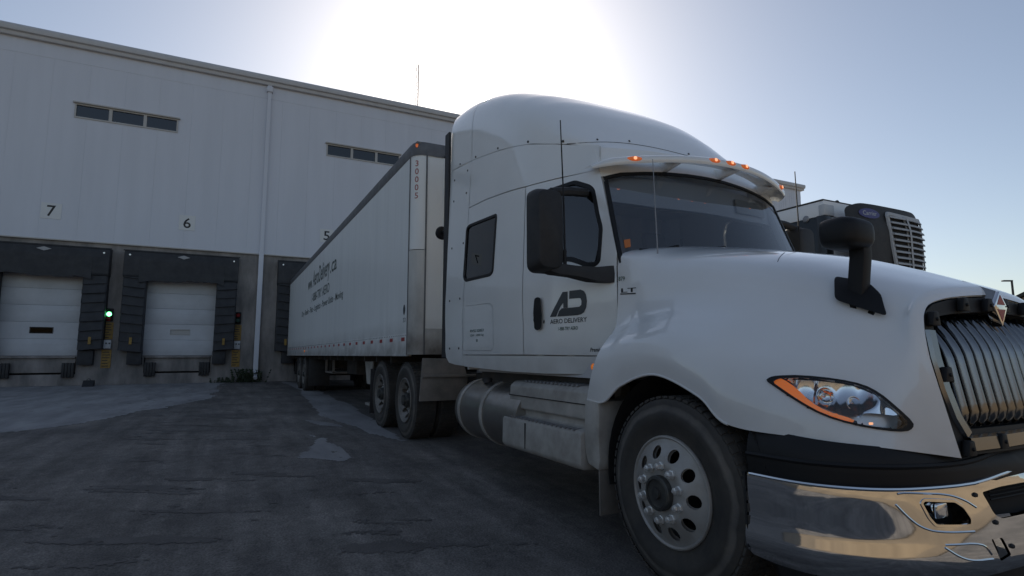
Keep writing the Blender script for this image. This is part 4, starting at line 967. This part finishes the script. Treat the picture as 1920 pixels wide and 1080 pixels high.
HL = [(1436, 714), (1444, 708), (1457, 705), (1503, 704), (1571, 711), (1618, 721), (1649, 737), (1680, 763), (1711, 792), (1710, 803), (1697, 810), (1659, 808), (1597, 797), (1540, 779), (1493, 753), (1452, 725)]
HL = smoothpoly(HL, 1)
def shrink(poly, k): 
    cx = sum(p[0] for p in poly)/len(poly); cy = sum(p[1] for p in poly)/len(poly); return [(cx+(p[0]-cx)*k, cy+(p[1]-cy)*k) for p in poly]
def topx(p):
    d = Vector(p)-CAM; z = d.dot(fw); return (960+FPX*d.dot(rt)/z, 540-FPX*d.dot(up)/z)
HLc = shrink(HL, .955)
Fo = [f for f in Fh if not inside(topx(sum((Vector(Vh[i]) for i in f), Vector())/4), HLc)]
half = flipif((Vh, Fo), (0, -1, .3))
hb = tobm(cat(half, mir(half))); bmesh.ops.remove_doubles(hb, verts=hb.verts, dist=.0015)
whole = frombm(hb)
hood = obj('hood', solid(whole, .012), 'paint_hood', tk, 60)
def HP(u, v, off=.0):
    d = ray(u, v).normalized(); loc, nrm, i, dist = BV.ray_cast(CAM, d)
    if loc is None:
        loc, nrm, i, dist = BV.find_nearest(CAM+d*2.6)
    if nrm.dot(d) > 0: nrm = -nrm
    return loc+nrm*off
def hsheet(px, off, thick, step=7): return solid(sheet(px, lambda u, v: HP(u, v, off), step=step, face=(.5, -.8, .1)), thick)
both('fender_back', flipif(grid([[(x+.004, y, z) for x, y, z in NET[0][:7]], [(x-.02, y+.12, z) for x, y, z in NET[0][:7]], [(x-.03, -.9, z) for x, y, z in NET[0][:7]]]), (-1, -.3, 0)), 'paint')
# wheel-arch lip and liner
lipp = [r[0] for r in hood_rows if r[0][0] < -2.06]
both_on('arch_lip', tube([(x, y+.006, z) for x, y, z in lipp], .009, 8), 'paint_hood', (hood, hood))
HX, HZ = -2.462, .50
lin = []
for k in range(25):
    a = radians(-8)+radians(196)*k/24; r = .625+.03*sin(a)
    lin.append([(HX+r*cos(a), y, HZ+r*sin(a)) for y in (-1.17, -.95, -.7, -.5)])
both('wheel_well', grid(lin), 'black_rough')
# headlight
AM = [(1441, 714), (1456, 709), (1468, 710), (1493, 727), (1519, 753), (1550, 771), (1603, 786), (1600, 793), (1542, 775), (1496, 750), (1455, 724)]
CL = [(1474, 710), (1503, 709), (1570, 716), (1615, 726), (1645, 741), (1676, 768), (1690, 781), (1640, 775), (1622, 776), (1612, 786), (1552, 768), (1523, 750), (1497, 724)]
def ringsheet(o, h, off, th): return solid(sheet(o, lambda u, v: HP(u, v, off), holes=[h], step=6, face=(.5, -.8, .1)), th)
hl = both('headlight', ringsheet(shrink(HL, 1.0), shrink(HL, .90), .008, .03), 'black')
DEP = Vector((-.055, .04, 0))
inr = dens(shrink(HL, .915), 8)
wall = grid([[HP(u, v, .0) for u, v in inr], [HP(u, v, .0)+DEP for u, v in [(a, b) for a, b in inr]]], closev=True)
both_on('lamp_housing', cat(flipif(wall, (0, 0, 0)), sheet(shrink(HL, .915), lambda u, v: HP(u, v, 0)+DEP, step=8, face=(.5, -.8, .1))), 'lamp_inner', hl)
both_on('amber_lens', bevel(solid(sheet(smoothpoly(AM, 1), lambda u, v: HP(u, v, -.002), step=6, face=(.5, -.8, .1)), .012), .003, 1, 50), 'amber', hl)
CLs = smoothpoly(CL, 1); ccx, ccy = 1560, 744
def refl(u, v):
    q = ((u-1545)/85)**2+((v-742)/38)**2; g = .006*sin((u-1480)*.16)
    return HP(u, v, 0)+DEP*max(.18, min(.95, .98-.5*q))+Vector((g, 0, 0))
both_on('reflector', sheet(CLs, refl, step=3.5, face=(.5, -.8, .1)), 'reflector', hl)
for (u, v), r in (((1552, 744), .040), ((1606, 757), .030)):
    P = HP(u, v, 0)+DEP*.72; Rm = Vector((.86, -.5, .06)).to_track_quat('Z', 'Y').to_matrix().to_4x4()
    both_on('lamp_bowl', tr(lathe([(r, .014), (r*.94, .014), (r*.82, .004), (r*.5, -.006), (r*.3, -.008), (r*.28, .004), (r*.15, .010), (0, .012)], 'z', 24), Matrix.Translation(P) @ Rm), 'chrome', hl)
both_on('lens_cover', sheet(shrink(HL, .91), lambda u, v: HP(u, v, .010), step=7, face=(.5, -.8, .1)), 'lens', hl)
both_on('turn_bulb', tr(box(-.005, .005, -.009, .009, -.005, .005, .002), Matrix.Translation(HP(1634, 794, -.006))), 'amber_core', hl)
# hood mirror on its stalk
hm_px = roundpoly([(1564, 526), (1591, 531), (1630, 540), (1652, 560), (1663, 599), (1615, 585), (1567, 569)], 9)
hm = [obj('hood_mirror', bevel(hsheet(hm_px, .028, .03, 9), .006, 2, 50), 'black', tk, 40)]
b0 = HP(1607, 556, .0); hdv = CAM+ray(1612, 480)*((b0-CAM).dot(fw)); hc = CAM+ray(1585, 440)*((b0-CAM).dot(fw)+.02)
obj('stalk', bevel(grid([[tuple(c+Vector((a, b, 0))) for a, b in ((.035, -.02), (.035, .05), (-.045, .05), (-.045, -.02))] for c in (b0-Vector((0, 0, .02)), b0.lerp(hdv, .5), hdv, hdv+Vector((0, 0, .07)))], closev=True), .012, 2), 'black', hm[0], 40)
rows = []
for i in range(13):
    ph = -pi/2+pi*i/12; row = []
    for k in range(28):
        th = 2*pi*k/28
        sg = lambda c, e: math.copysign(abs(c)**e, c)
        X = .105*sg(cos(th), .6)*sg(cos(ph), .45); Y = .115*sg(sin(th), .6)*sg(cos(ph), .45); Z = (.082 if ph > 0 else .078)*sg(sin(ph), .6)
        q = (X*.87+Y*.3); Z *= (1-.25*max(0, q/.13)) if ph > 0 else (1-.18*max(0, -q/.13))
        if X < -.07: X = -.07-(X+.07)*.05
        row.append((hc.x+X, hc.y+Y, hc.z+Z))
    rows.append(row)
V, F = grid(rows, closev=True)
mh = obj('mirror_housing', (V, F), 'black', hm[0], 60)
obj('mirror_glass', box(hc.x-.075, hc.x-.072, hc.y-.08, hc.y+.08, hc.z-.055, hc.z+.05, .001, 1), 'dark_chrome', hm[0])
obj('cowl_seam', tube([HP(u, v, .0) for u, v in ((1471, 474), (1466, 478), (1461, 484), (1458, 491))], .0025, 5), 'black_matte', hood)
# lettering on the hood side
def hpt(s_, x0, y0, x1, y1, h, m, parent, shear=0., off=.0025):
    t = fitw(text2d(s_, 1, shear), 0, 1, 0, 1)
    f = lambda u, v: HP(x0+(x1-x0)*u, y0+(y1-y0)*u-h*v, off)
    obj('badge', put(t, f), m, parent, 0)
hpt('LT', 1165, 549, 1193, 547, 8, 'ink', hood)
obj('badge', sheet([(1163, 550.5), (1193, 549), (1192, 551.5), (1164, 552.5)], lambda u, v: HP(u, v, .0025), step=5, face=SIDE), 'ink', hood, 0)
hpt('879', 1160, 527, 1172, 526, 8, 'logo_green', hood)

# --- grille
def G(y, z, off=0.):
    return (lerp([(.78, -1.325), (1.0, -1.362), (1.2, -1.395), (1.45, -1.432), (1.6, -1.45)], z)+.022*(1-(y/.64)**2)+off, y, z)
edge = [r for r in hood_rows[-1]]
def gw(z): return lerp([(.80, .595), (.93, .61), (1.14, .63), (1.3, .635), (1.44, .59), (1.5, .50)], z)
outer = [(-gw(z), z) for z in (.815, .95, 1.1, 1.25, 1.38, 1.44)]+[(-.51, 1.482), (-.38, 1.508), (-.2, 1.525), (0, 1.535)]
outer = outer+[(-y, z) for y, z in reversed(outer[:-1])]
inner = [(-.47, .92), (-.505, .98), (-.54, 1.12), (-.555, 1.28), (-.545, 1.385), (-.50, 1.425), (-.35, 1.445), (0, 1.465)]
inner = inner+[(-y, z) for y, z in reversed(inner[:-1])]
gr = obj('grille', solid(sheet(outer, lambda y, z: G(y, z, -.012), [inner], .05, (1, 0, 0)), .035), 'black', tk)
obj('surround_trim', cat(ribbon([(-.588, 1.36), (-.594, 1.24), (-.585, 1.1), (-.562, .98), (-.52, .90)], lambda y, z: G(y, z, -.008), .06, .012, (1, 0, 0), False), mir(ribbon([(-.588, 1.36), (-.594, 1.24), (-.585, 1.1), (-.562, .98), (-.52, .90)], lambda y, z: G(y, z, -.008), .06, .012, (1, 0, 0), False)),
    ribbon([(-.54, .862), (-.3, .862), (0, .866), (.3, .862), (.54, .862)], lambda y, z: G(y, z, -.006), .075, .02, (1, 0, 0), False)), 'dark_chrome', gr)
for k in range(14):
    y = -.507+.078*k; pts = []
    zt_, zb_ = lerp([(0, 1.45), (.35, 1.435), (.5, 1.40)], abs(y)), .925
    for i in range(15):
        t = i/14; z = zt_+(zb_-zt_)*t; pts.append(G(y, z, -.075+.075*min(1, sin(min(t*2.6, 1)*pi/2))*1.0-.05*max(0, t-.9)*10))
    rows = []
    for p in pts:
        p = Vector(p); rows.append([tuple(p+Vector((dx, dy, 0))) for dx, dy in ((-.035, -.017), (-.008, -.019), (.010, -.012), (.017, 0), (.010, .012), (-.008, .019), (-.035, .017))])
    V, F = grid(rows); obj('grille_bar', flipif((V, F), (1, 0, 0)), 'dark_chrome', gr, 60)
obj('radiator', cat(box(-1.62, -1.5, -.56, .56, .6, 1.42), box(-2.0, -1.9, -.7, .7, .6, 1.6)), 'black_matte', tk)
for y, z in ((-.565, 1.41), (-.30, 1.485), (-.08, 1.49), (-.575, 1.16), (-.56, .845), (-.3, .86)):
    for s in (-1, 1): obj('grille_clip', cat(bevel(prism([(s*y-.035, z-.03), (s*y+.035, z-.03), (s*y+.02, z+.035), (s*y-.02, z+.035)], 0, G(y, z)[0]-.01, G(y, z)[0]+.022), .006), lathe([(0, .03), (.007, .029), (.009, .022)], 'x', 8, (G(y, z)[0], s*y, z))), ['black'], gr)
# diamond emblem
ex = -1.398
em = obj('emblem', bevel(cat(prism([(-.066, 1.485), (0, 1.385), (.066, 1.485), (0, 1.565)], 0, ex-.03, ex+.012)), .004), 'chrome', tk, 30)
obj('emblem_wedge', flipif(grid([[(ex-.005, -.066, 1.485), (ex-.005, 0, 1.567), (ex-.005, .066, 1.485)], [(-1.54, -.05, 1.575), (-1.54, 0, 1.635), (-1.54, .05, 1.575)]]), (0, 0, 1)), 'polished', em, 30)
obj('emblem_field', cat(prism([(-.04, 1.495), (.04, 1.495), (0, 1.545)], 0, ex+.01, ex+.0135), prism([(-.04, 1.472), (.04, 1.472), (0, 1.412)], 0, ex+.01, ex+.0135)), 'red_tape', em, 0)

# --- bumper
BPL = spline([(-1.965, -1.215), (-1.72, -1.19), (-1.56, -1.11), (-1.43, -.965), (-1.345, -.76), (-1.305, -.53), (-1.285, -.25), (-1.28, 0)], 10)
BS = [0]
for a, b in zip(BPL, BPL[1:]): BS.append(BS[-1]+math.hypot(b[0]-a[0], b[1]-a[1]))
BL = BS[-1]
def bplan(s):
    sg = 1
    if s > BL: s = 2*BL-s; sg = -1
    s = max(0, s); i = 0
    while i < len(BS)-2 and BS[i+1] < s: i += 1
    t = (s-BS[i])/(BS[i+1]-BS[i]); a, b = BPL[i], BPL[i+1]
    d = Vector((b[0]-a[0], b[1]-a[1])).normalized(); n = Vector((-d.y, d.x))
    if n.x*1+n.y*-1 < 0: n = -n
    return Vector((a[0]+(b[0]-a[0])*t, (a[1]+(b[1]-a[1])*t))), n, sg
BPS = [(.28, -.065), (.32, -.03), (.36, -.008), (.40, .0), (.43, -.003), (.46, -.009), (.50, -.0125), (.56, -.0125), (.62, -.0115), (.68, -.012), (.70, -.016), (.72, -.026), (.74, -.05)]
BPF = [(.28, -.05), (.32, -.018), (.36, -.001), (.40, .0), (.50, -.011), (.60, -.024), (.68, -.035), (.70, -.039), (.72, -.048), (.74, -.07)]
def bprof(z, s):   # outward bulge of the chrome face: a crease along the ends, a plain lean-back across the front
    k = sst(.5, .95, s if s < BL else 2*BL-s); return crlerp(BPS, z)*(1-k)+crlerp(BPF, z)*k
def BF(s, z, off=0.):
    p, n, sg = bplan(s); o = bprof(z, s)+off; return (p.x+n.x*o, sg*(p.y+n.y*o), z)
def bpx(u, v):
    d = ray(u, v); best = None
    for i in range(len(BPL)-1):
        a, b = Vector(BPL[i]), Vector(BPL[i+1]); e = b-a; det = d.x*(-e.y)+e.x*d.y
        if abs(det) < 1e-9: continue
        r = a-Vector((CAM.x, CAM.y)); t = (r.x*(-e.y)+e.x*r.y)/det; k = (d.x*r.y-d.y*r.x)/det
        if -.001 <= k <= 1.001 and t > 0 and (best is None or t < best[0]): best = (t, BS[i]+(BS[i+1]-BS[i])*k)
    if best is None: return None
    return (best[1], CAM.z+d.z*best[0])
def BPX(*pts):
    o = []
    for p in pts:
        q = bpx(*p)
        if q: o.append(q)
    return o
def bflip(poly): return [(2*BL-s, z) for s, z in poly]
fog = roundpoly(BPX((1736, 946), (1742, 940), (1803, 942), (1819, 953), (1831, 974), (1829, 987), (1762, 988), (1750, 974)), .012)
tow = roundpoly(BPX((1862, 1012), (1883, 1009), (1896, 1040), (1876, 1052)), .01)
q0 = BPX((1857, 926), (1887, 974), (1874, 966), (1893, 915))
cen = roundpoly([q0[0], q0[3], (BL-.12, q0[3][1]+.0), (BL+.12, q0[3][1]+.0), (2*BL-q0[3][0], q0[3][1]), (2*BL-q0[0][0], q0[0][1]), (2*BL-q0[1][0], q0[1][1]), (BL+.12, q0[1][1]-.0), (BL-.12, q0[1][1]-.0), q0[1], q0[2]], .015)
ztop = lambda s: .695+.03*sst(BL-.6, BL-.15, s if s < BL else 2*BL-s)
bo = [(0, .345), (.05, .315), (.3, .305)]+[(2*BL*t, .315+.02*(1-abs(2*t-1))) for t in (.25, .4, .5, .6, .75)]
bo = [(0.0, .35), (.02, .322), (.12, .31)]+[(s, .312) for s in (.4, .7)]+[(s, .325) for s in (BL,)]+[(2*BL-.7, .312), (2*BL-.4, .312), (2*BL-.12, .31), (2*BL-.02, .322), (2*BL, .35)]
top_ = [(2*BL*t, ztop(2*BL*t)) for t in [i/24 for i in range(24, -1, -1)]]
bmp = obj('bumper', solid(sheet(bo+top_, BF, [fog, bflip(fog)[::-1], tow, bflip(tow)[::-1], cen], .035, (1, 0, 0)), .012), 'chrome', tk, 45)
tl = dens([(s, ztop(s)) for s in [.03+(2*BL-.06)*i/30 for i in range(31)]], .05, False)
obj('top_roll', tube([BF(s, z-.002, .002) for s, z in tl], .009, 8), 'chrome', bmp)
for poly, nm in ((fog, 'fog'), (bflip(fog)[::-1], 'fog')):
    obj('pressed_rim', ribbon(dens(poly, .02), BF, .016, .004, (.75, -.6 if poly is fog else .6, 0)), 'chrome', bmp)
    c = (sum(p[0] for p in poly)/len(poly), sum(p[1] for p in poly)/len(poly)); P = Vector(BF(c[0], c[1], -.06))
    obj('fog_pocket', sheet(inset(poly, -.05), lambda s, z: BF(s, z, -.11), step=.05, face=(1, 0, 0)), 'black_matte', bmp)
    sgn = -1 if poly is fog else 1
    fl = obj('fog_light', tr(box(-.05, .05, -.045, .045, -.034, .034, .02), Matrix.Translation(Vector(BF(c[0]-sgn*-.035, c[1]+.01, -.055)))), 'chrome', bmp)
    obj('fog_lens', tr(box(-.01, .012, -.04, .04, -.03, .03, .008), Matrix.Translation(Vector(BF(c[0]-sgn*-.035, c[1]+.01, -.003)))), 'reflector', fl)
for fl_ in (False, True):
    for line in (BPX((1688, 928), (1700, 926), (1740, 928), (1790, 930), (1822, 940), (1842, 954)), BPX((1684, 948), (1712, 976), (1735, 992), (1765, 1000), (1833, 998)), BPX((1775, 1023), (1846, 1018), (1860, 1040)), BPX((1775, 1028), (1800, 1045), (1825, 1052), (1862, 1048))):
        line = smoothpoly(bflip(line) if fl_ else line, 2, False)
        obj('pressed_rib', tube([BF(s, z, -.001) for s, z in line], .005, 6), 'chrome', bmp)
    for p in BPX((1843, 931), (1874, 981), (1898, 1024)):
        s, z = (2*BL-p[0], p[1]) if fl_ else p
        obj('bumper_bolt', tr(lathe([(0, .01), (.008, .009), (.011, 0)], 'x', 10), Matrix.Translation(BF(s, z))), 'steel_dark', bmp)
obj('centre_mesh', sheet(inset(cen, -.03), lambda s, z: BF(s, z, -.07), step=.08, face=(1, 0, 0)), 'black_matte', bmp)
for i in range(7): obj('air_slat', tube([BF(s, .60+.016*i, -.05) for s in [BL-.34+.68*k/10 for k in range(11)]], .004, 5), 'black', bmp)
obj('tow_pocket', cat(*[sheet(inset(p, -.03), lambda s, z: BF(s, z, -.06), step=.05, face=(1, 0, 0)) for p in (tow, bflip(tow)[::-1])]), 'black_matte', bmp)
# black plastic valance between hood and chrome
def hbz(s):
    s = s if s < BL else 2*BL-s
    return lerp([(0, .90), (.12, .895), (.42, .872), (.75, .85), (1.05, .815), (BL, .80)], s)
vo = [(2*BL*t, ztop(2*BL*t)-.02) for t in [i/24 for i in range(25)]]+[(2*BL*t, hbz(2*BL*t)) for t in [i/24 for i in range(24, -1, -1)]]
def VF(s, z): 
    p, n, sg = bplan(s); t = (z-ztop(s))/(hbz(s)-ztop(s)); o = -.045-.03*t+.02*sin(pi*max(0, min(1, t*1.0))); return (p.x+n.x*o, sg*(p.y+n.y*o), z)
val = obj('bumper_valance', solid(sheet(vo, VF, step=.045, face=(1, 0, 0)), .01), 'black', tk, 45)
obj('valance_ledge', tube([VF(s, ztop(s)+.085) for s in [2*BL*i/40 for i in range(41)]], .012, 6), 'black', val)
obj('lower_airdam', solid(sheet([(.1, .20), (2*BL-.1, .20), (2*BL-.05, .34), (.05, .34)], lambda s, z: BF(s, z, -.05), step=.08, face=(1, 0, 0)), .01), 'black_rough', tk)
both('bumper_return', solid(sheet([(-2.02, .40), (-1.955, .34), (-1.955, .70), (-2.02, .68)], lambda x, z: (x, -1.21+.3*(-1.955-x), z), step=.05, face=SIDE), .01), 'black_rough')

# --- door mirror
def rbox(x0, x1, y0, y1, z0, z1, b, seg=4): return box(x0, x1, y0, y1, z0, z1, b, seg)
MX0, MX1, MY0, MY1, MZ0, MZ1 = -3.54, -3.38, -1.525, -1.29, 1.84, 2.455
rows = []
for i in range(11):
    t = i/10; x = MX0+(MX1-MX0)*t; k = 1-.16*max(0, t-.35)**1.6*2.2
    cy, cz = (MY0+MY1)/2+.0, (MZ0+MZ1)/2; hy, hz = (MY1-MY0)/2*k, (MZ1-MZ0)/2*(1-.5*(1-k))
    rows.append([(x, cy+q[0], cz+q[1]) for q in roundpoly([(-hy, -hz), (hy, -hz), (hy, hz), (-hy, hz)], .07, 5)])
V, F = grid(rows, closev=True); n = len(rows[0]); F += [tuple(reversed(range(n))), tuple(range(len(V)-n, len(V)))]
dm = both('door_mirror', bevel(flipif((V, F), (1, 0, 0)), .004, 1, 60), 'black_rough', tk, 50)
both_on('mirror_glass', box(MX0-.004, MX0-.001, MY0+.03, MY1-.03, MZ0+.2, MZ1-.04), 'chrome', dm)
both_on('wide_angle_glass', box(MX0-.004, MX0-.001, MY0+.03, MY1-.03, MZ0+.04, MZ0+.18), 'chrome', dm)
ap = [((-3.46, -1.42, 1.875), .03), ((-3.43, -1.36, 1.865), .045), ((-3.36, -1.24, 1.845), .045), ((-3.27, -1.14, 1.82), .06), ((-3.22, -1.06, 1.82), .07), ((-3.21, -1.02, 1.82), .07)]
rows = []
for (x, y, z), h in ap: rows.append([(x+a, y+a*.6, z+b) for a, b in ((.045, -h*.9), (.05, 0), (.04, h*.8), (-.04, h*.8), (-.05, 0), (-.045, -h*.9))])
V, F = grid(rows, closev=True); F += [tuple(range(6)), tuple(reversed(range(len(V)-6, len(V))))]
both_on('mirror_arm', flipif((V, F), (1, -1, 0)), 'black_rough', dm)
both_on('upper_arm', cat(tube([(-3.46, -1.36, 2.44), (-3.47, -1.2, 2.47), (-3.50, -1.02, 2.49)], .035, 8)), 'black_rough', dm)
# CB aerials on the mirror arms, cowl aerial
both('mirror_aerial', cat(tube([(-3.385, -1.295, 1.9), (-3.385, -1.297, 2.3), (-3.40, -1.31, 2.98)], [.010, .007, .0045], 6), tube([(-3.385, -1.295, 1.88), (-3.385, -1.295, 2.0)], .014, 8)), 'black')
obj('cowl_aerial', tube([(-2.90, -.86, 1.90), (-2.92, -.86, 2.60)], [.005, .0025], 6), 'galv', tk)
# --- door artwork
def DX(X, Y): return sideh(1000+X/6.75, 520+Y/6.75)
A1 = [(213, 503), (372, 186), (437, 180), (437, 385), (382, 388), (382, 322), (345, 372), (318, 430), (292, 498)]
D1 = [(306, 497), (328, 430), (362, 392), (437, 387), (585, 372), (610, 348), (612, 300), (602, 268), (585, 262), (456, 273), (458, 172), (600, 155), (642, 172), (668, 215), (682, 300), (672, 380), (645, 440), (608, 468), (560, 480)]
SRo = lambda x, z: SR(x, z, .0025)
for q in (A1, D1): obj('logo_letter', sheet([DX(*p) for p in q], SRo, step=.03, face=SIDE), 'logo_grey', dr[0], 0)
def sidetext(s_, a, b, hpx, m, parent, shear=0):
    p, q = sideh(*a), sideh(*b); t = sideh(a[0], a[1]-hpx)
    obj('door_lettering', put(fitw(text2d(s_, 1, shear), p[0], q[0], (p[1]+q[1])/2, (p[1]+q[1])/2+(t[1]-p[1])), SRo), m, parent, 0)
sidetext('AERO DELIVERY', (1032, 607), (1101, 604), 8.5, 'logo_grey', dr[0])
sidetext('1-888-TRY AERO', (1047, 620), (1084, 618), 6.5, 'logo_green', dr[0])
sidetext('Premium', (1107, 659), (1134, 660), 7.5, 'ink', dr[0], .3)
sidetext('RVSS 52853', (882, 623), (907, 622), 5, 'logo_green', ss[0])
sidetext('GW  1000 kg', (882, 632), (907, 631), 5, 'logo_green', ss[0])
sidetext('8', (893, 641), (896, 641), 5, 'logo_green', ss[0])
c = sideh(1115, 688); both('side_marker', tr(lathe([(0, -.024), (.02, -.02), (.032, -.004), (.034, .01)], 'y', 16), Matrix.Translation(SR(*c))), 'amber')
lampc = Vector(hit((829, 437), 1, -1.16))
both('work_lamp', cat(lathe([(0, .03), (.07, .03), (.085, 0), (.07, -.05), (.03, -.07), (0, -.07)], 'x', 16, tuple(lampc)), tube([tuple(lampc), (lampc.x+.2, lampc.y, lampc.z)], .025, 8)), 'black')
# --- under the cab: tank, steps, frame
ty, tz_, tr_ = -.925, .685, .305
tank = lathe([(0, -5.80), (.10, -5.797), (.2, -5.785), (.262, -5.76), (.295, -5.72), (.305, -5.68), (.305, -4.3), (0, -4.29)], 'x', 40, (0, ty, tz_))
tb = both('fuel_tank', tank, 'polished', tk, 40)
for x in (-5.58, -5.02): both_on('tank_strap', lathe([(.306, x-.03), (.314, x-.028), (.314, x+.028), (.306, x+.03)], 'x', 40, (0, ty, tz_)), 'step_grey', tb)
both_on('filler_cap', lathe([(0, .045), (.05, .045), (.055, 0)], 'z', 14, (-5.3, -1.02, tz_+.285)), 'steel_dark', tb)
sec = [(-1.0, 1.03), (-1.12, 1.02), (-1.165, .985), (-1.175, .80), (-1.13, .785), (-1.13, .74), (-1.225, .725), (-1.24, .70), (-1.245, .50), (-1.22, .465), (-.8, .45), (-.8, 1.03)]
stp = both('step_fairing', bevel(prism(sec, 0, -4.52, -3.30), .012, 2), 'step_grey')
for o_ in both_on('step_tread', cat(*[box(-4.38+.06*i, -4.35+.06*i, -1.235, -1.14, .724, .735) for i in range(17)], *[box(-4.3+.06*i, -4.27+.06*i, -1.13, -1.02, 1.02, 1.034) for i in range(14)]), 'galv', stp): o_['kind'] = 'stuff'
both_on('panel_seam', cat(box(-4.1, -4.092, -1.2485, -1.24, .50, .70), box(-4.52, -3.3, -1.178, -1.17, .90, .906)), 'black_matte', stp)
both('under_cab_panel', box(-5.5, -3.28, -1.0, -.96, .7, 1.12), 'chassis')
both('fender_extension', bevel(prism([(-3.29, .942), (-3.135, .942), (-3.125, .84), (-3.135, .70), (-3.125, .56), (-3.145, .49), (-3.265, .515), (-3.30, .60), (-3.305, .75)], 1, -1.21, -.95), .015), 'step_grey')
both('wheel_flap', box(-3.17, -3.155, -1.19, -.93, .20, .52, .003), 'mudflap')
for s in (-1, 1):
    obj('frame_rail', box(-9.85, -1.75, s*.43-.045, s*.43+.045, .76, 1.02, .006), 'chassis', tk)
    wheel(tk, HX, s*1.218, .503, 'steer', s, .35)
    for i, x in enumerate((-7.58, -8.95)): duals(tk, x, gz(x)+R_T-.004, s, .2+i*.5, yo=1.225)
    qf = obj('quarter_fender', cat(bevel(prism([(s*1.235, .67), (s*.62, .67), (s*.58, .95), (s*.66, 1.2), (s*1.2, 1.21)], 0, -6.93, -6.905), .006), box(-6.935, -6.88, min(s*.45, s*1.2), max(s*.45, s*1.2), .965, 1.0, .006)), 'mudflap', tk)
    obj('mudflap', box(-9.66, -9.645, s*.92-.3, s*.92+.3, .28, 1.02, .003), 'black_rough', tk)
for x in (-7.58, -8.95): obj('drive_axle', cat(tube([(x, -.9, .645), (x, .9, .645)], .09, 12), lathe([(0, -.2), (.16, -.15), (.2, 0), (.16, .15), (0, .2)], 'x', 16, (x, 0, .645))), 'chassis', tk)
obj('front_axle', cat(tube([(HX, -1.0, .5), (HX, -.6, .42), (HX, .6, .42), (HX, 1.0, .5)], .055, 8), box(HX-.55, HX+.55, -.5, -.4, .52, .62), box(HX-.55, HX+.55, .4, .5, .52, .62)), 'chassis', tk)
obj('fifth_wheel', cat(lathe([(0, 1.18), (.45, 1.18), (.48, 1.15), (.4, 1.1), (0, 1.1)], 'z', 24, (-8.2, 0, 0)), box(-8.6, -7.8, -.5, .5, 1.02, 1.12)), 'chassis', tk)
obj('engine_block', box(-3.3, -2.05, -.45, .45, .6, 1.55, .05), 'black_matte', tk)
obj('deck_plate', box(-6.8, -5.6, -.5, .5, 1.02, 1.06), 'galv', tk)
obj('air_line', cat(*[tube([(-5.6, y, 1.9), (-6.1, y*1.1, 1.35), (-6.7, y, 1.5), (TX1+.02, y, 1.75)], .018, 6) for y in (-.15, 0, .15)]), 'red_tape', tk)
